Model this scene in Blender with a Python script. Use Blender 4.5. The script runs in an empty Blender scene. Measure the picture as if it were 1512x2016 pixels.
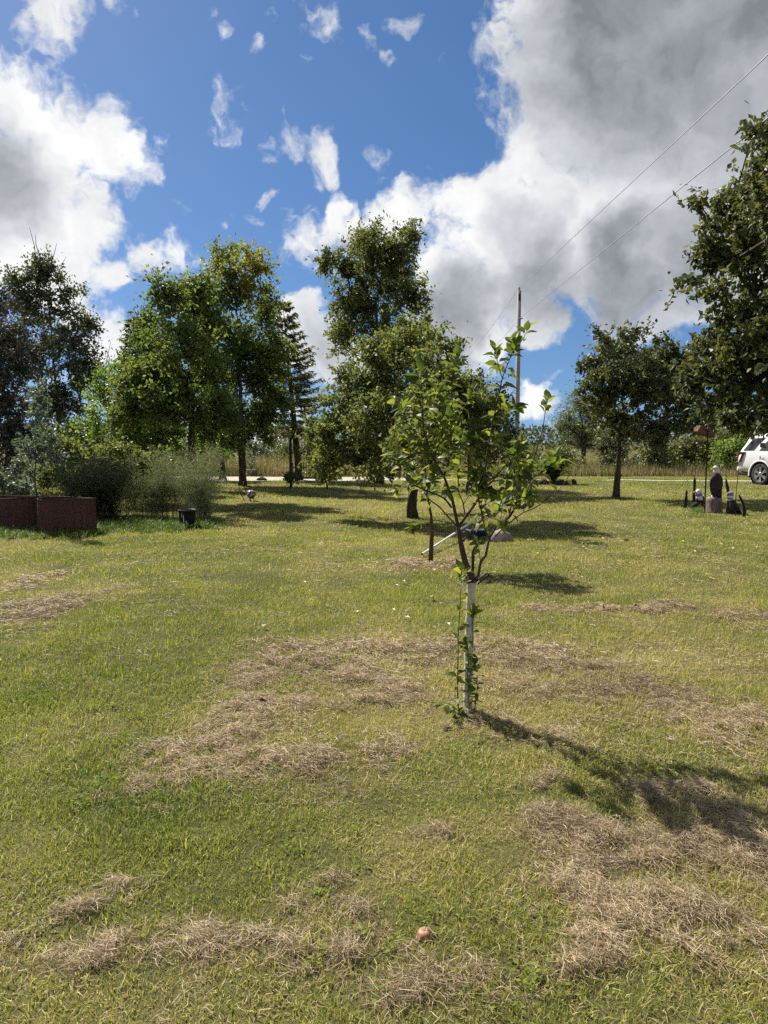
import bpy, bmesh, math, random
import numpy as np
from mathutils import Vector, Matrix

scene = bpy.context.scene
col = scene.collection
R = math.radians

# ------------------------------------------------------------------ camera
FPX, CX, CY, HORIZON, CAMH = 1450.0, 756.0, 1008.0, 870.0, 1.6   # photograph pixels
PITCH = math.atan((CY - HORIZON) / FPX)
cam_data = bpy.data.cameras.new('camera')
cam_data.sensor_fit = 'HORIZONTAL'
cam_data.sensor_width = 36.0
cam_data.lens = 36.0 * FPX / 1512.0
cam_data.clip_start = 0.05
cam_data.clip_end = 4000.0
cam = bpy.data.objects.new('camera', cam_data)
cam.location = (0, 0, CAMH)
cam.rotation_euler = (math.pi / 2 - PITCH, 0, 0)
col.objects.link(cam)
scene.camera = cam


def ray(px, py):
    """world direction seen at a photograph pixel, scaled so that its Y is 1"""
    x, y, z = (px - CX) / FPX, (CY - py) / FPX, 1.0
    c, s = math.cos(PITCH), math.sin(PITCH)
    wy = z * c + y * s
    wz = y * c - z * s
    return Vector((x / wy, 1.0, wz / wy))


def at(px, py, dist):
    r = ray(px, py)
    return Vector((r.x * dist, dist, CAMH + r.z * dist))


def gnd(px, py):
    r = ray(px, py)
    d = -CAMH / r.z
    return (r.x * d, d)


# ------------------------------------------------------------------ sun, sky, exposure
SUN_AZ = R(-41.0)          # left of the view direction (+Y)
SUN_EL = R(46.0)
sun_dir = Vector((math.sin(SUN_AZ) * math.cos(SUN_EL), math.cos(SUN_AZ) * math.cos(SUN_EL), math.sin(SUN_EL)))
sd = bpy.data.lights.new('sun', 'SUN')
sd.energy = 3.75
sd.angle = R(0.53)
sd.color = (1.0, 0.93, 0.82)
sun = bpy.data.objects.new('sun', sd)
sun.rotation_euler = (-sun_dir).to_track_quat('-Z', 'Y').to_euler()
sun.location = (-20, 30, 40)
col.objects.link(sun)

world = bpy.data.worlds.new('World')
scene.world = world
world.use_nodes = True
WN, WL = world.node_tree.nodes, world.node_tree.links
WN.clear()


def wn(kind, **kw):
    n = WN.new(kind)
    for k, v in kw.items():
        setattr(n, k, v)
    return n


def wmath(op, a, b=None, c=None, clamp=False):
    n = wn('ShaderNodeMath', operation=op, use_clamp=clamp)
    for i, v in enumerate((a, b, c)):
        if v is None:
            continue
        if isinstance(v, (int, float)):
            n.inputs[i].default_value = v
        else:
            WL.new(v, n.inputs[i])
    return n.outputs[0]


def wrange(v, a, b, c=0.0, d=1.0, smooth=True):
    n = wn('ShaderNodeMapRange', interpolation_type='SMOOTHSTEP' if smooth else 'LINEAR')
    WL.new(v, n.inputs['Value'])
    for k, x in (('From Min', a), ('From Max', b), ('To Min', c), ('To Max', d)):
        n.inputs[k].default_value = x
    return n.outputs['Result']


sky = wn('ShaderNodeTexSky', sky_type='NISHITA', sun_disc=False)
sky.sun_elevation = SUN_EL
sky.sun_rotation = SUN_AZ
sky.altitude = 300.0
sky.air_density = 1.0
sky.dust_density = 0.25
sky.ozone_density = 2.0
tc = wn('ShaderNodeTexCoord')
DIR = tc.outputs['Generated']


def wnoise(scale, detail, rough, vec, dist=0.0, lac=2.0):
    n = wn('ShaderNodeTexNoise', noise_dimensions='3D')
    n.inputs['Scale'].default_value = scale
    n.inputs['Detail'].default_value = detail
    n.inputs['Roughness'].default_value = rough
    n.inputs['Lacunarity'].default_value = lac
    n.inputs['Distortion'].default_value = dist
    WL.new(vec, n.inputs['Vector'])
    return n


up = wn('ShaderNodeVectorMath', operation='ADD')          # clear dry air: little white haze low down
WL.new(DIR, up.inputs[0])
up.inputs[1].default_value = (0, 0, 0.15)
upn = wn('ShaderNodeVectorMath', operation='NORMALIZE')
WL.new(up.outputs[0], upn.inputs[0])
WL.new(upn.outputs[0], sky.inputs['Vector'])
# domain warp gives torn, curling cloud edges
warp = wnoise(9.0, 1, 0.55, DIR)
wv = wn('ShaderNodeVectorMath', operation='MULTIPLY_ADD')
WL.new(warp.outputs['Color'], wv.inputs[0])
wv.inputs[1].default_value = (0.085, 0.085, 0.085)
sub = wn('ShaderNodeVectorMath', operation='SUBTRACT')
WL.new(DIR, sub.inputs[0])
sub.inputs[1].default_value = (0.0425, 0.0425, 0.0425)
WL.new(sub.outputs[0], wv.inputs[2])
warp2 = wnoise(38.0, 2, 0.6, DIR)
wv2 = wn('ShaderNodeVectorMath', operation='MULTIPLY_ADD')
WL.new(warp2.outputs['Color'], wv2.inputs[0])
wv2.inputs[1].default_value = (0.036, 0.036, 0.036)
sub2 = wn('ShaderNodeVectorMath', operation='SUBTRACT')
WL.new(wv.outputs[0], sub2.inputs[0])
sub2.inputs[1].default_value = (0.018, 0.018, 0.018)
WL.new(sub2.outputs[0], wv2.inputs[2])
WDIR = wv2.outputs[0]


def bodies(lst, vec):
    """cloud bodies: (azimuth, elevation centre as a unit direction, angular radius, weight)"""
    acc = None
    for (px, py, r, w) in lst:
        d = ray(px, py).normalized()
        n = wn('ShaderNodeVectorMath', operation='DISTANCE')
        WL.new(vec, n.inputs[0])
        n.inputs[1].default_value = d
        rr = r / FPX
        if r < 50:
            m = wrange(n.outputs['Value'], rr * 2.3, rr * 0.1, 0.0, w * 0.92)
        else:
            m = wrange(n.outputs['Value'], rr * 1.55, rr * 0.35, 0.0, w)
        acc = m if acc is None else wmath('MAXIMUM', acc, m)
    return acc


CLOUDS = [
    # big bank on the right
    (1160, 60, 190, 1), (1350, 160, 260, 1.1), (1150, 250, 170, 1), (1300, 400, 230, 1.1), (1050, 400, 130, 1),
    (930, 420, 100, .95), (830, 400, 70, .9), (770, 440, 75, .95), (680, 445, 60, .9), (600, 455, 42, .8), (1000, 520, 130, 1),
    (1180, 480, 130, 1), (1480, 420, 200, 1.1), (1550, 100, 260, 1.1), (1600, 480, 160, 1), (900, 560, 90, .9),
    (960, 200, 34, .75), (955, 265, 26, .65), (870, 340, 42, .75), (1270, 520, 80, .9), (1020, 110, 70, .85),
    # lower pieces of it
    (960, 640, 85, .95), (1055, 645, 62, .95), (880, 640, 80, .9), (900, 720, 60, .7), (1320, 610, 62, .9), (1240, 632, 26, .55),
    (1400, 600, 60, .8), (640, 500, 32, .75), (610, 620, 62, .9), (660, 690, 70, .9), (590, 700, 50, .8), (1060, 800, 50, .8), (1100, 740, 24, .5),
    # left cloud
    (70, 270, 120, 1), (190, 300, 80, .95), (30, 420, 150, 1.05), (130, 430, 100, .95), (110, 520, 90, .95), (210, 550, 50, .85),
    (270, 510, 36, .7), (330, 508, 36, .75), (370, 515, 20, .6), (-80, 350, 170, 1), (200, 670, 60, .8), (30, 190, 50, .75), (255, 320, 40, .7),
    # scraps
    (130, 25, 60, .85), (125, 85, 34, .7), (70, 62, 24, .6), (240, 25, 26, .6), (655, 20, 46, .75), (630, 55, 24, .6),
    (600, 122, 20, .65), (445, 232, 34, .75), (420, 258, 22, .65), (630, 320, 28, .66), (590, 345, 20, .6), (745, 318, 34, .7),
    (318, 280, 24, .55), (357, 400, 20, .58), (505, 385, 15, .58), (475, 434, 26, .6), (430, 437, 16, .58), (790, 22, 28, .6),
    (535, 292, 16, .58), (568, 290, 24, .55), (765, 88, 15, .55), (425, 10, 22, .62), (455, 45, 24, .62), (230, 430, 20, .55), (20, 120, 26, .55), (520, 110, 18, .56), (690, 70, 26, .6), (735, 55, 24, .58), (540, 20, 20, .55), (560, 60, 20, .5), (205, 395, 22, .55), (300, 240, 16, .5),
]
n1 = wnoise(10.0, 3, 0.58, WDIR)
n2 = wnoise(34.0, 5, 0.64, WDIR)
fb = wmath('ADD', wmath('MULTIPLY', n1.outputs['Fac'], 0.62), wmath('MULTIPLY', n2.outputs['Fac'], 0.38))
fb = wmath('SUBTRACT', fb, 0.5)
field = bodies(CLOUDS, WDIR)
# out of view the broken cloud goes on, denser and paler to add ambient fill
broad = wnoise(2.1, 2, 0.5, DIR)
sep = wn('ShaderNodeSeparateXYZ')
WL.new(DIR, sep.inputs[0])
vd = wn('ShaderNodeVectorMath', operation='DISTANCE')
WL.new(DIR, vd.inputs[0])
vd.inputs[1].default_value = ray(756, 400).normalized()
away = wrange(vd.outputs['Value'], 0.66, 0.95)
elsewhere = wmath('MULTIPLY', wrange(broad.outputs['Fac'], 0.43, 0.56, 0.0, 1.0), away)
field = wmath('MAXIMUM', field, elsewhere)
low = wrange(sep.outputs['Z'], 0.17, 0.03, 0.0, 0.40)           # clouds crowd together towards the horizon
field = wmath('MAXIMUM', field, low)
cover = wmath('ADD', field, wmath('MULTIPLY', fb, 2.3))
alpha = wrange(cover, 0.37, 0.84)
# thickness: the deep middle of a cloud is grey beneath, its rim is white
THICK = [(1350, 70, 230, .80), (1220, 180, 110, .62), (1480, 230, 170, .62), (1230, 550, 100, .82), (1060, 565, 90, .74), (1400, 520, 110, .6), (930, 600, 70, .6), (1100, 430, 50, .25),
         (1330, 380, 100, .32), (1150, 40, 90, .4), (15, 400, 70, .5), (-60, 350, 110, .7), (1060, 660, 30, .3), (640, 680, 40, .45), (1010, 460, 60, .35),
         (40, 300, 50, .35), (1330, 640, 40, .4), (880, 660, 60, .5)]
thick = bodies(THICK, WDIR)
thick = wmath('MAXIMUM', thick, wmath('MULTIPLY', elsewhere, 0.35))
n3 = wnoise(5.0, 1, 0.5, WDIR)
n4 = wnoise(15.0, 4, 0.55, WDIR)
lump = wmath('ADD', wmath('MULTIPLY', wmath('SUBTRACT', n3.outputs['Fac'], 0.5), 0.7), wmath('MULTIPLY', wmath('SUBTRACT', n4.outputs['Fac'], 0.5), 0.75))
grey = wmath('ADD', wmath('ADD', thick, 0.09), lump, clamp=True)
cr = wn('ShaderNodeValToRGB')
cr.color_ramp.elements[0].position = 0.0
cr.color_ramp.elements[0].color = (1.0, 1.0, 1.0, 1)
cr.color_ramp.elements[1].position = 1.0
cr.color_ramp.elements[1].color = (0.235, 0.25, 0.28, 1)
e = cr.color_ramp.elements.new(0.45)
e.color = (0.62, 0.645, 0.69, 1)
WL.new(grey, cr.inputs['Fac'])
bg_sky = wn('ShaderNodeBackground')
bg_sky.inputs['Strength'].default_value = 0.05
# deepen the blue as the phone's picture does
hsv = wn('ShaderNodeHueSaturation')
hsv.inputs['Saturation'].default_value = 1.22
hsv.inputs['Hue'].default_value = 0.503
hsv.inputs['Value'].default_value = 0.76
WL.new(sky.outputs[0], hsv.inputs['Color'])
WL.new(hsv.outputs[0], bg_sky.inputs['Color'])
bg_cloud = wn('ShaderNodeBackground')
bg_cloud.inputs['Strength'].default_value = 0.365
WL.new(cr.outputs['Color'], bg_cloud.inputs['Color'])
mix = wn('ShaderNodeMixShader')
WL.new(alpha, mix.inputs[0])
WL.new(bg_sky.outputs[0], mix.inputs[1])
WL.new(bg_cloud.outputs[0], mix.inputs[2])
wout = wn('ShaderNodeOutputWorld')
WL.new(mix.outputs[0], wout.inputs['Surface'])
world.cycles.sampling_method = 'NONE'

vs = scene.view_settings
scene.display_settings.display_device = 'sRGB'
vs.view_transform = 'Standard'
vs.look = 'None'
vs.gamma = 1.0
vs.exposure = 1.45
cy = scene.cycles
cy.use_denoising = False
cy.denoiser = 'OPENIMAGEDENOISE'
cy.denoising_input_passes = 'RGB_ALBEDO_NORMAL'
cy.denoising_prefilter = 'FAST'
cy.max_bounces = 5
cy.diffuse_bounces = 3
cy.glossy_bounces = 2
cy.transmission_bounces = 4
cy.transparent_max_bounces = 8
cy.sample_clamp_indirect = 4.0
cy.use_adaptive_sampling = True
cy.adaptive_threshold = 0.012
cy.adaptive_min_samples = 8
scene.render.film_transparent = False

# ------------------------------------------------------------------ helpers
def tag(o, label=None, cat=None, group=None, kind=None):
    if label: o['label'] = label
    if cat: o['category'] = cat
    if group: o['group'] = group
    if kind: o['kind'] = kind
    return o


def empty(name, loc=(0, 0, 0), rz=0.0):
    o = bpy.data.objects.new(name, None)
    o.location = loc
    o.rotation_euler = (0, 0, rz)
    o.empty_display_size = 0.1
    col.objects.link(o)
    return o


def link(name, me, parent=None, mat=None):
    if mat is not None and not me.materials:
        me.materials.append(mat)
    o = bpy.data.objects.new(name, me)
    col.objects.link(o)
    if parent is not None:
        o.parent = parent
    return o


def np_mesh(name, V, F, smooth=False, attrs=None):
    """V (n,3); F list of arrays of equal-size polygons"""
    me = bpy.data.meshes.new(name)
    V = np.asarray(V, np.float32)
    Fs = [np.asarray(f, np.int32) for f in F if len(f)]
    loops = np.concatenate([f.ravel() for f in Fs])
    sizes = np.concatenate([np.full(len(f), f.shape[1], np.int32) for f in Fs])
    starts = np.concatenate([[0], np.cumsum(sizes)[:-1]]).astype(np.int32)
    me.vertices.add(len(V)); me.vertices.foreach_set('co', V.ravel())
    me.loops.add(len(loops)); me.loops.foreach_set('vertex_index', loops)
    me.polygons.add(len(sizes)); me.polygons.foreach_set('loop_start', starts)
    me.polygons.foreach_set('use_smooth', np.full(len(sizes), bool(smooth)))
    for k, v in (attrs or {}).items():
        a = me.attributes.new(k, 'FLOAT', 'POINT')
        a.data.foreach_set('value', np.asarray(v, np.float32))
    me.update(calc_edges=True)
    me.validate()
    return me


class MB:
    """collects shapes of ONE part, then links them as one mesh object"""
    def __init__(self):
        self.v, self.f = [], []

    def add(self, V, F):
        o = len(self.v)
        self.v.extend([tuple(p) for p in V])
        self.f.extend([tuple(i + o for i in f) for f in F])
        return self

    def tube(self, pts, rad, n=6, cap=True):
        P = [Vector(p) for p in pts]
        if isinstance(rad, (int, float)):
            rad = [rad] * len(P)
        V, F = [], []
        ref = None
        for i, p in enumerate(P):
            t = (P[min(i + 1, len(P) - 1)] - P[max(i - 1, 0)])
            t = t.normalized() if t.length > 1e-9 else Vector((0, 0, 1))
            if ref is None:
                ref = Vector((1, 0, 0)) if abs(t.x) < 0.8 else Vector((0, 1, 0))
            u = (ref - t * ref.dot(t)).normalized()
            w = t.cross(u)
            ref = u
            for k in range(n):
                a = 2 * math.pi * k / n
                V.append(p + (u * math.cos(a) + w * math.sin(a)) * rad[i])
        for i in range(len(P) - 1):
            for k in range(n):
                a, b = i * n + k, i * n + (k + 1) % n
                F.append((a, b, b + n, a + n))
        if cap:
            F.append(tuple(range(n - 1, -1, -1)))
            F.append(tuple(range((len(P) - 1) * n, len(P) * n)))
        return self.add(V, F)

    def lathe(self, prof, n=24, c=(0, 0, 0), sx=1, sy=1):
        V, F = [], []
        for (r, z) in prof:
            for k in range(n):
                a = 2 * math.pi * k / n
                V.append((c[0] + r * math.cos(a) * sx, c[1] + r * math.sin(a) * sy, c[2] + z))
        for i in range(len(prof) - 1):
            for k in range(n):
                a, b = i * n + k, i * n + (k + 1) % n
                F.append((a, b, b + n, a + n))
        return self.add(V, F)

    def box(self, x0, x1, y0, y1, z0, z1):
        V = [(x, y, z) for z in (z0, z1) for y in (y0, y1) for x in (x0, x1)]
        return self.add(V, [(0, 2, 3, 1), (4, 5, 7, 6), (0, 1, 5, 4), (2, 6, 7, 3), (0, 4, 6, 2), (1, 3, 7, 5)])

    def prism(self, poly, y0, y1):
        """polygon in XZ extruded along Y"""
        n = len(poly)
        V = [(x, y0, z) for x, z in poly] + [(x, y1, z) for x, z in poly]
        F = [tuple(range(n)), tuple(range(2 * n - 1, n - 1, -1))]
        F += [(i, i + n, (i + 1) % n + n, (i + 1) % n) for i in range(n)]
        return self.add(V, F)

    def loft(self, rings, cap=True):
        n = len(rings[0])
        V = [p for r in rings for p in r]
        F = []
        for i in range(len(rings) - 1):
            for k in range(n):
                a, b = i * n + k, i * n + (k + 1) % n
                F.append((a, b, b + n, a + n))
        if cap:
            F.append(tuple(range(n - 1, -1, -1)))
            F.append(tuple(range((len(rings) - 1) * n, len(rings) * n)))
        return self.add(V, F)

    def mesh(self, name, smooth=False, bevel=0.0, subdiv=0, fix=True):
        me = bpy.data.meshes.new(name)
        me.from_pydata([tuple(p) for p in self.v], [], self.f)
        if fix or bevel or subdiv:
            bm = bmesh.new()
            bm.from_mesh(me)
            bmesh.ops.recalc_face_normals(bm, faces=bm.faces)
            if bevel:
                es = [e for e in bm.edges if len(e.link_faces) == 2 and e.calc_face_angle(0) > 0.6]
                bmesh.ops.bevel(bm, geom=es, offset=bevel, segments=2, profile=0.5, affect='EDGES', clamp_overlap=True)
            for _ in range(subdiv):
                bmesh.ops.subdivide_edges(bm, edges=bm.edges, cuts=1, use_grid_fill=True, smooth=1.0)
            bm.to_mesh(me)
            bm.free()
        if smooth:
            me.polygons.foreach_set('use_smooth', [True] * len(me.polygons))
        me.update()
        return me

    def build(self, name, mat, parent=None, smooth=False, bevel=0.0, subdiv=0):
        return link(name, self.mesh(name, smooth, bevel, subdiv), parent, mat)


# ------------------------------------------------------------------ numpy noise
def _hash(ix, iy, seed):
    h = (ix.astype(np.int64) * 374761393 + iy.astype(np.int64) * 668265263 + seed * 1442695041) & 0xFFFFFFFF
    h = ((h ^ (h >> 13)) * 1274126177) & 0xFFFFFFFF
    h = h ^ (h >> 16)
    return (h & 0xFFFFFF) / float(0xFFFFFF)


def vnoise(x, y, seed=0):
    x, y = np.asarray(x, float), np.asarray(y, float)
    ix, iy = np.floor(x), np.floor(y)
    fx, fy = x - ix, y - iy
    fx, fy = fx * fx * (3 - 2 * fx), fy * fy * (3 - 2 * fy)
    a, b = _hash(ix, iy, seed), _hash(ix + 1, iy, seed)
    c, d = _hash(ix, iy + 1, seed), _hash(ix + 1, iy + 1, seed)
    return (a * (1 - fx) + b * fx) * (1 - fy) + (c * (1 - fx) + d * fx) * fy


def fbm(x, y, seed=0, octs=4):
    s, a, t = 0.0, 1.0, 0.0
    for i in range(octs):
        s = s + a * vnoise(x * 2 ** i, y * 2 ** i, seed + i * 17)
        t += a
        a *= 0.5
    return s / t


def sstep(a, b, x):
    t = np.clip((x - a) / (b - a), 0, 1)
    return t * t * (3 - 2 * t)


# ------------------------------------------------------------------ materials
def new_mat(name):
    m = bpy.data.materials.new(name)
    m.use_nodes = True
    nt = m.node_tree
    return m, nt, nt.nodes, nt.links, nt.nodes['Principled BSDF']


def ramp(nt, stops, fac):
    r = nt.nodes.new('ShaderNodeValToRGB')
    el = r.color_ramp.elements
    el[0].position, el[0].color = stops[0][0], (*stops[0][1], 1)
    el[1].position, el[1].color = stops[-1][0], (*stops[-1][1], 1)
    for p, c in stops[1:-1]:
        e = el.new(p)
        e.color = (*c, 1)
    nt.links.new(fac, r.inputs['Fac'])
    return r.outputs['Color']


def tex_noise(nt, scale, detail=4, rough=0.55, coord='Object', stretch=None):
    tc = nt.nodes.new('ShaderNodeTexCoord')
    src = tc.outputs[coord]
    if stretch:
        mp = nt.nodes.new('ShaderNodeMapping')
        mp.inputs['Scale'].default_value = stretch
        nt.links.new(src, mp.inputs['Vector'])
        src = mp.outputs[0]
    n = nt.nodes.new('ShaderNodeTexNoise')
    n.inputs['Scale'].default_value = scale
    n.inputs['Detail'].default_value = detail
    n.inputs['Roughness'].default_value = rough
    nt.links.new(src, n.inputs['Vector'])
    return n.outputs['Fac']


def nmath(nt, op, a, b):
    n = nt.nodes.new('ShaderNodeMath')
    n.operation = op
    for i, v in enumerate((a, b)):
        if isinstance(v, (int, float)):
            n.inputs[i].default_value = v
        else:
            nt.links.new(v, n.inputs[i])
    return n.outputs[0]


def bump(nt, height, strength, dist, bsdf):
    b = nt.nodes.new('ShaderNodeBump')
    b.inputs['Strength'].default_value = strength
    b.inputs['Distance'].default_value = dist
    nt.links.new(height, b.inputs['Height'])
    nt.links.new(b.outputs[0], bsdf.inputs['Normal'])


def simple(name, c0, c1=None, scale=8.0, rough=0.7, metal=0.0, bmp=0.0, stretch=None, spec=0.5, detail=5, lo=0.35, hi=0.65, coat=0.0):
    m, nt, N, L, b = new_mat(name)
    b.inputs['Roughness'].default_value = rough
    b.inputs['Metallic'].default_value = metal
    b.inputs['Specular IOR Level'].default_value = spec
    b.inputs['Coat Weight'].default_value = coat
    n = tex_noise(nt, scale, detail, 0.6, 'Object', stretch)
    L.new(ramp(nt, [(lo, c0), (hi, c1 or tuple(x * 0.75 for x in c0))], n), b.inputs['Base Color'])
    if bmp:
        bump(nt, n, bmp, 0.02, b)
    return m


def leaf_mat(name, stops, trans=0.45, tcol=(1.5, 1.7, 0.7), rough=0.45, inst=False, spec=0.35):
    """leaf: colour by the leaf's own 'tint', light shines through it"""
    m, nt, N, L, b = new_mat(name)
    a = N.new('ShaderNodeAttribute')
    a.attribute_name = 'tint'
    fac = a.outputs['Fac']
    if inst:
        oi = N.new('ShaderNodeObjectInfo')
        fac = oi.outputs['Random']
    c = ramp(nt, stops, fac)
    L.new(c, b.inputs['Base Color'])
    b.inputs['Roughness'].default_value = rough
    b.inputs['Specular IOR Level'].default_value = spec
    t = N.new('ShaderNodeBsdfTranslucent')
    mu = N.new('ShaderNodeMix')
    mu.data_type = 'RGBA'
    mu.blend_type = 'MULTIPLY'
    mu.inputs['Factor'].default_value = 1.0
    L.new(c, mu.inputs['A'])
    mu.inputs['B'].default_value = (*tcol, 1)
    L.new(mu.outputs['Result'], t.inputs['Color'])
    mx = N.new('ShaderNodeMixShader')
    mx.inputs[0].default_value = trans
    L.new(b.outputs[0], mx.inputs[1])
    L.new(t.outputs[0], mx.inputs[2])
    L.new(mx.outputs[0], N['Material Output'].inputs['Surface'])
    return m


def blade_mat(name, stops, spread=0.5, trans=0.35, tcol=(1.35, 1.5, 0.7)):
    """grass: colour by the tuft's 'dry' value and the blade's own 'tint'"""
    m, nt, N, L, b = new_mat(name)
    a = N.new('ShaderNodeAttribute')
    a.attribute_type = 'INSTANCER'
    a.attribute_name = 'dry'
    t = N.new('ShaderNodeAttribute')
    t.attribute_name = 'tint'
    f = nmath(nt, 'ADD', a.outputs['Fac'], nmath(nt, 'MULTIPLY', nmath(nt, 'SUBTRACT', t.outputs['Fac'], 0.5), spread))
    c = ramp(nt, stops, f)
    L.new(c, b.inputs['Base Color'])
    b.inputs['Roughness'].default_value = 0.55
    b.inputs['Specular IOR Level'].default_value = 0.3
    tr = N.new('ShaderNodeBsdfTranslucent')
    mu = N.new('ShaderNodeMix')
    mu.data_type = 'RGBA'
    mu.blend_type = 'MULTIPLY'
    mu.inputs['Factor'].default_value = 1.0
    L.new(c, mu.inputs['A'])
    mu.inputs['B'].default_value = (*tcol, 1)
    L.new(mu.outputs['Result'], tr.inputs['Color'])
    mx = N.new('ShaderNodeMixShader')
    mx.inputs[0].default_value = trans
    L.new(b.outputs[0], mx.inputs[1])
    L.new(tr.outputs[0], mx.inputs[2])
    L.new(mx.outputs[0], N['Material Output'].inputs['Surface'])
    return m


# ------------------------------------------------------------------ where the raked hay lies (ground metres, from photograph points)
# (px, py) centre line, half width in metres across, strength
HAY = [
    ([(330, 1527), (400, 1474), (470, 1432), (520, 1395), (555, 1392)], .17, 1.0),
    ([(440, 1500), (530, 1500), (600, 1512)], .20, .8),
    ([(485, 1348), (540, 1300), (570, 1278)], .18, .8),
    ([(545, 1275), (620, 1278), (700, 1280), (780, 1278)], .17, 1.0),
    ([(620, 1300), (680, 1318), (710, 1330)], .22, .9),
    ([(520, 1330), (600, 1300)], .16, .6),
    ([(780, 1285), (880, 1282), (960, 1285)], .25, .8),
    ([(965, 1280), (1040, 1282)], .25, .95),
    ([(960, 1300), (1080, 1300), (1180, 1320)], .26, .85),
    ([(1180, 1325), (1280, 1365), (1390, 1408), (1480, 1440)], .28, .7),
    ([(990, 1345), (1060, 1352), (1150, 1365)], .2, .6),
    ([(720, 1380), (790, 1372), (760, 1345)], .16, .75),
    ([(690, 1492), (740, 1476)], .12, .55),
    ([(950, 1415), (1020, 1440), (1120, 1460)], .15, .5),
    ([(1060, 1198), (1150, 1200), (1240, 1201), (1335, 1196)], .14, .75),
    ([(1440, 1215), (1512, 1225)], .25, .6),
    ([(20, 1218), (80, 1205), (140, 1190)], .20, .8),
    ([(60, 1190), (120, 1180)], .28, .55),
    ([(20, 1160), (60, 1140), (120, 1130)], .16, .55),
    ([(200, 1165), (250, 1158)], .10, .55),
    ([(1085, 1625), (1150, 1640), (1250, 1650)], .11, .95),
    ([(1310, 1580), (1400, 1570), (1440, 1595)], .10, .8),
    ([(1180, 1690), (1270, 1680), (1380, 1690)], .10, .95),
    ([(1380, 1660), (1450, 1660), (1530, 1680)], .12, .95),
    ([(1140, 1742), (1220, 1775), (1310, 1790), (1365, 1810)], .105, .95),
    ([(1170, 1830), (1260, 1830), (1340, 1840)], .09, .85),
    ([(1100, 1880), (1190, 1880)], .06, .95),
    ([(1400, 1720), (1512, 1710)], .11, .7),
    ([(140, 1895), (200, 1885), (270, 1875)], .07, .72),
    ([(225, 1858), (260, 1850)], .05, .6),
    ([(370, 1872), (430, 1880), (480, 1885)], .055, .72),
    ([(515, 1885), (560, 1870)], .05, .6),
    ([(620, 1900), (690, 1880), (730, 1850)], .08, .72),
    ([(600, 1800), (680, 1790)], .05, .75),
    ([(605, 1735), (630, 1730)], .04, .7),
    ([(230, 1745), (270, 1735)], .05, .55),
    ([(60, 1850), (95, 1835)], .05, .6),
    ([(800, 1940), (960, 1930)], .09, .42),
    ([(1480, 1900), (1530, 1890)], .06, .8),
    ([(830, 1640), (870, 1650)], .06, .5),
    ([(1040, 1540), (1080, 1525)], .08, .55),
    ([(810, 1112), (850, 1114), (890, 1110)], .26, .8),
]
HAYG = [([gnd(*p) for p in pl], w, s) for pl, w, s in HAY]


def hay_at(x, y):
    x, y = np.asarray(x, float), np.asarray(y, float)
    wx = x + (fbm(x * 5, y * 5, 91, 3) - .5) * .30
    wy = y + (fbm(x * 5 + 40, y * 5, 92, 3) - .5) * .30
    out = np.zeros_like(x)
    for pl, w, s in HAYG:
        m_ = 3.1 * w + .02
        px_, py_ = [p[0] for p in pl], [p[1] for p in pl]
        k = np.nonzero((wx > min(px_) - m_) & (wx < max(px_) + m_) & (wy > min(py_) - m_) & (wy < max(py_) + m_))[0]
        if not len(k):
            continue
        qx, qy = wx[k], wy[k]
        d = np.full(len(k), 1e9)
        for (ax, ay), (bx, by) in zip(pl[:-1], pl[1:]):
            ux, uy = bx - ax, by - ay
            t = np.clip(((qx - ax) * ux + (qy - ay) * uy) / (ux * ux + uy * uy), 0, 1)
            d = np.minimum(d, np.hypot(qx - ax - t * ux, qy - ay - t * uy))
        out[k] = np.maximum(out[k], s * (.66 * sstep(1.45, 0.15, d / w) + .34 * sstep(3.0, .3, d / w)))
    return out


def height(x, y):
    x, y = np.asarray(x, float), np.asarray(y, float)
    h = (fbm(x * .7, y * .7, 3, 3) - .5) * .06 + (fbm(x * 5, y * 5, 5, 2) - .5) * .022
    hy = np.zeros_like(h)
    near = (y > 1.5) & (y < 14) & (np.abs(x) < 9)
    if near.any():
        q = hay_at(x[near], y[near])
        hy[near] = q * (.004 + .022 * fbm(x[near] * 9, y[near] * 9, 7, 2))
    fade = sstep(34, 30, y)
    tree = np.exp(-((x - .48) ** 2 + (y - 4.26) ** 2) / .02) * .02
    return h * (.3 + .7 * fade) + hy + tree


def dryness(x, y):
    """0 = lush green, 1 = straw: the lawn's own patchiness"""
    x, y = np.asarray(x, float), np.asarray(y, float)
    d = .43 + (fbm(x * .35, y * .35, 21, 4) - .5) * .5 + (fbm(x * 2.2, y * 2.2, 22, 3) - .5) * .5
    # the green swath on the left, thin dry turf on the right and round the tree
    d -= .20 * np.exp(-(((x + 1.9) / 1.3) ** 2 + ((y - 6.0) / 1.9) ** 2))
    d -= .12 * np.exp(-(((x + .2) / 1.6) ** 2 + ((y - 7.5) / 1.3) ** 2))
    d += .17 * np.exp(-(((x - 1.3) / 1.4) ** 2 + ((y - 4.9) / 1.0) ** 2))
    d += .10 * np.exp(-(((x - 3.0) / 2.5) ** 2 + ((y - 8.0) / 3) ** 2))
    d += .10 * np.exp(-(((x - .3) / .9) ** 2 + ((y - 3.6) / .8) ** 2))
    d += .09 * sstep(3.4, 2.4, y)
    d += .10 * sstep(9, 16, y) * sstep(-8, 2, x)
    d -= .10 * sstep(22, 27, y) * sstep(-2, 6, x)
    return np.maximum(d, .16 + .25 * d)


# ------------------------------------------------------------------ ground
def graded(a, b, fine0, fine1, step, n_out):
    mid = np.arange(fine0, fine1 + 1e-6, step)
    lo = fine0 - np.geomspace(step, fine0 - a, n_out)[::-1]
    hi = fine1 + np.geomspace(step, b - fine1, n_out)
    return np.concatenate([lo, mid, hi])


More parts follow.
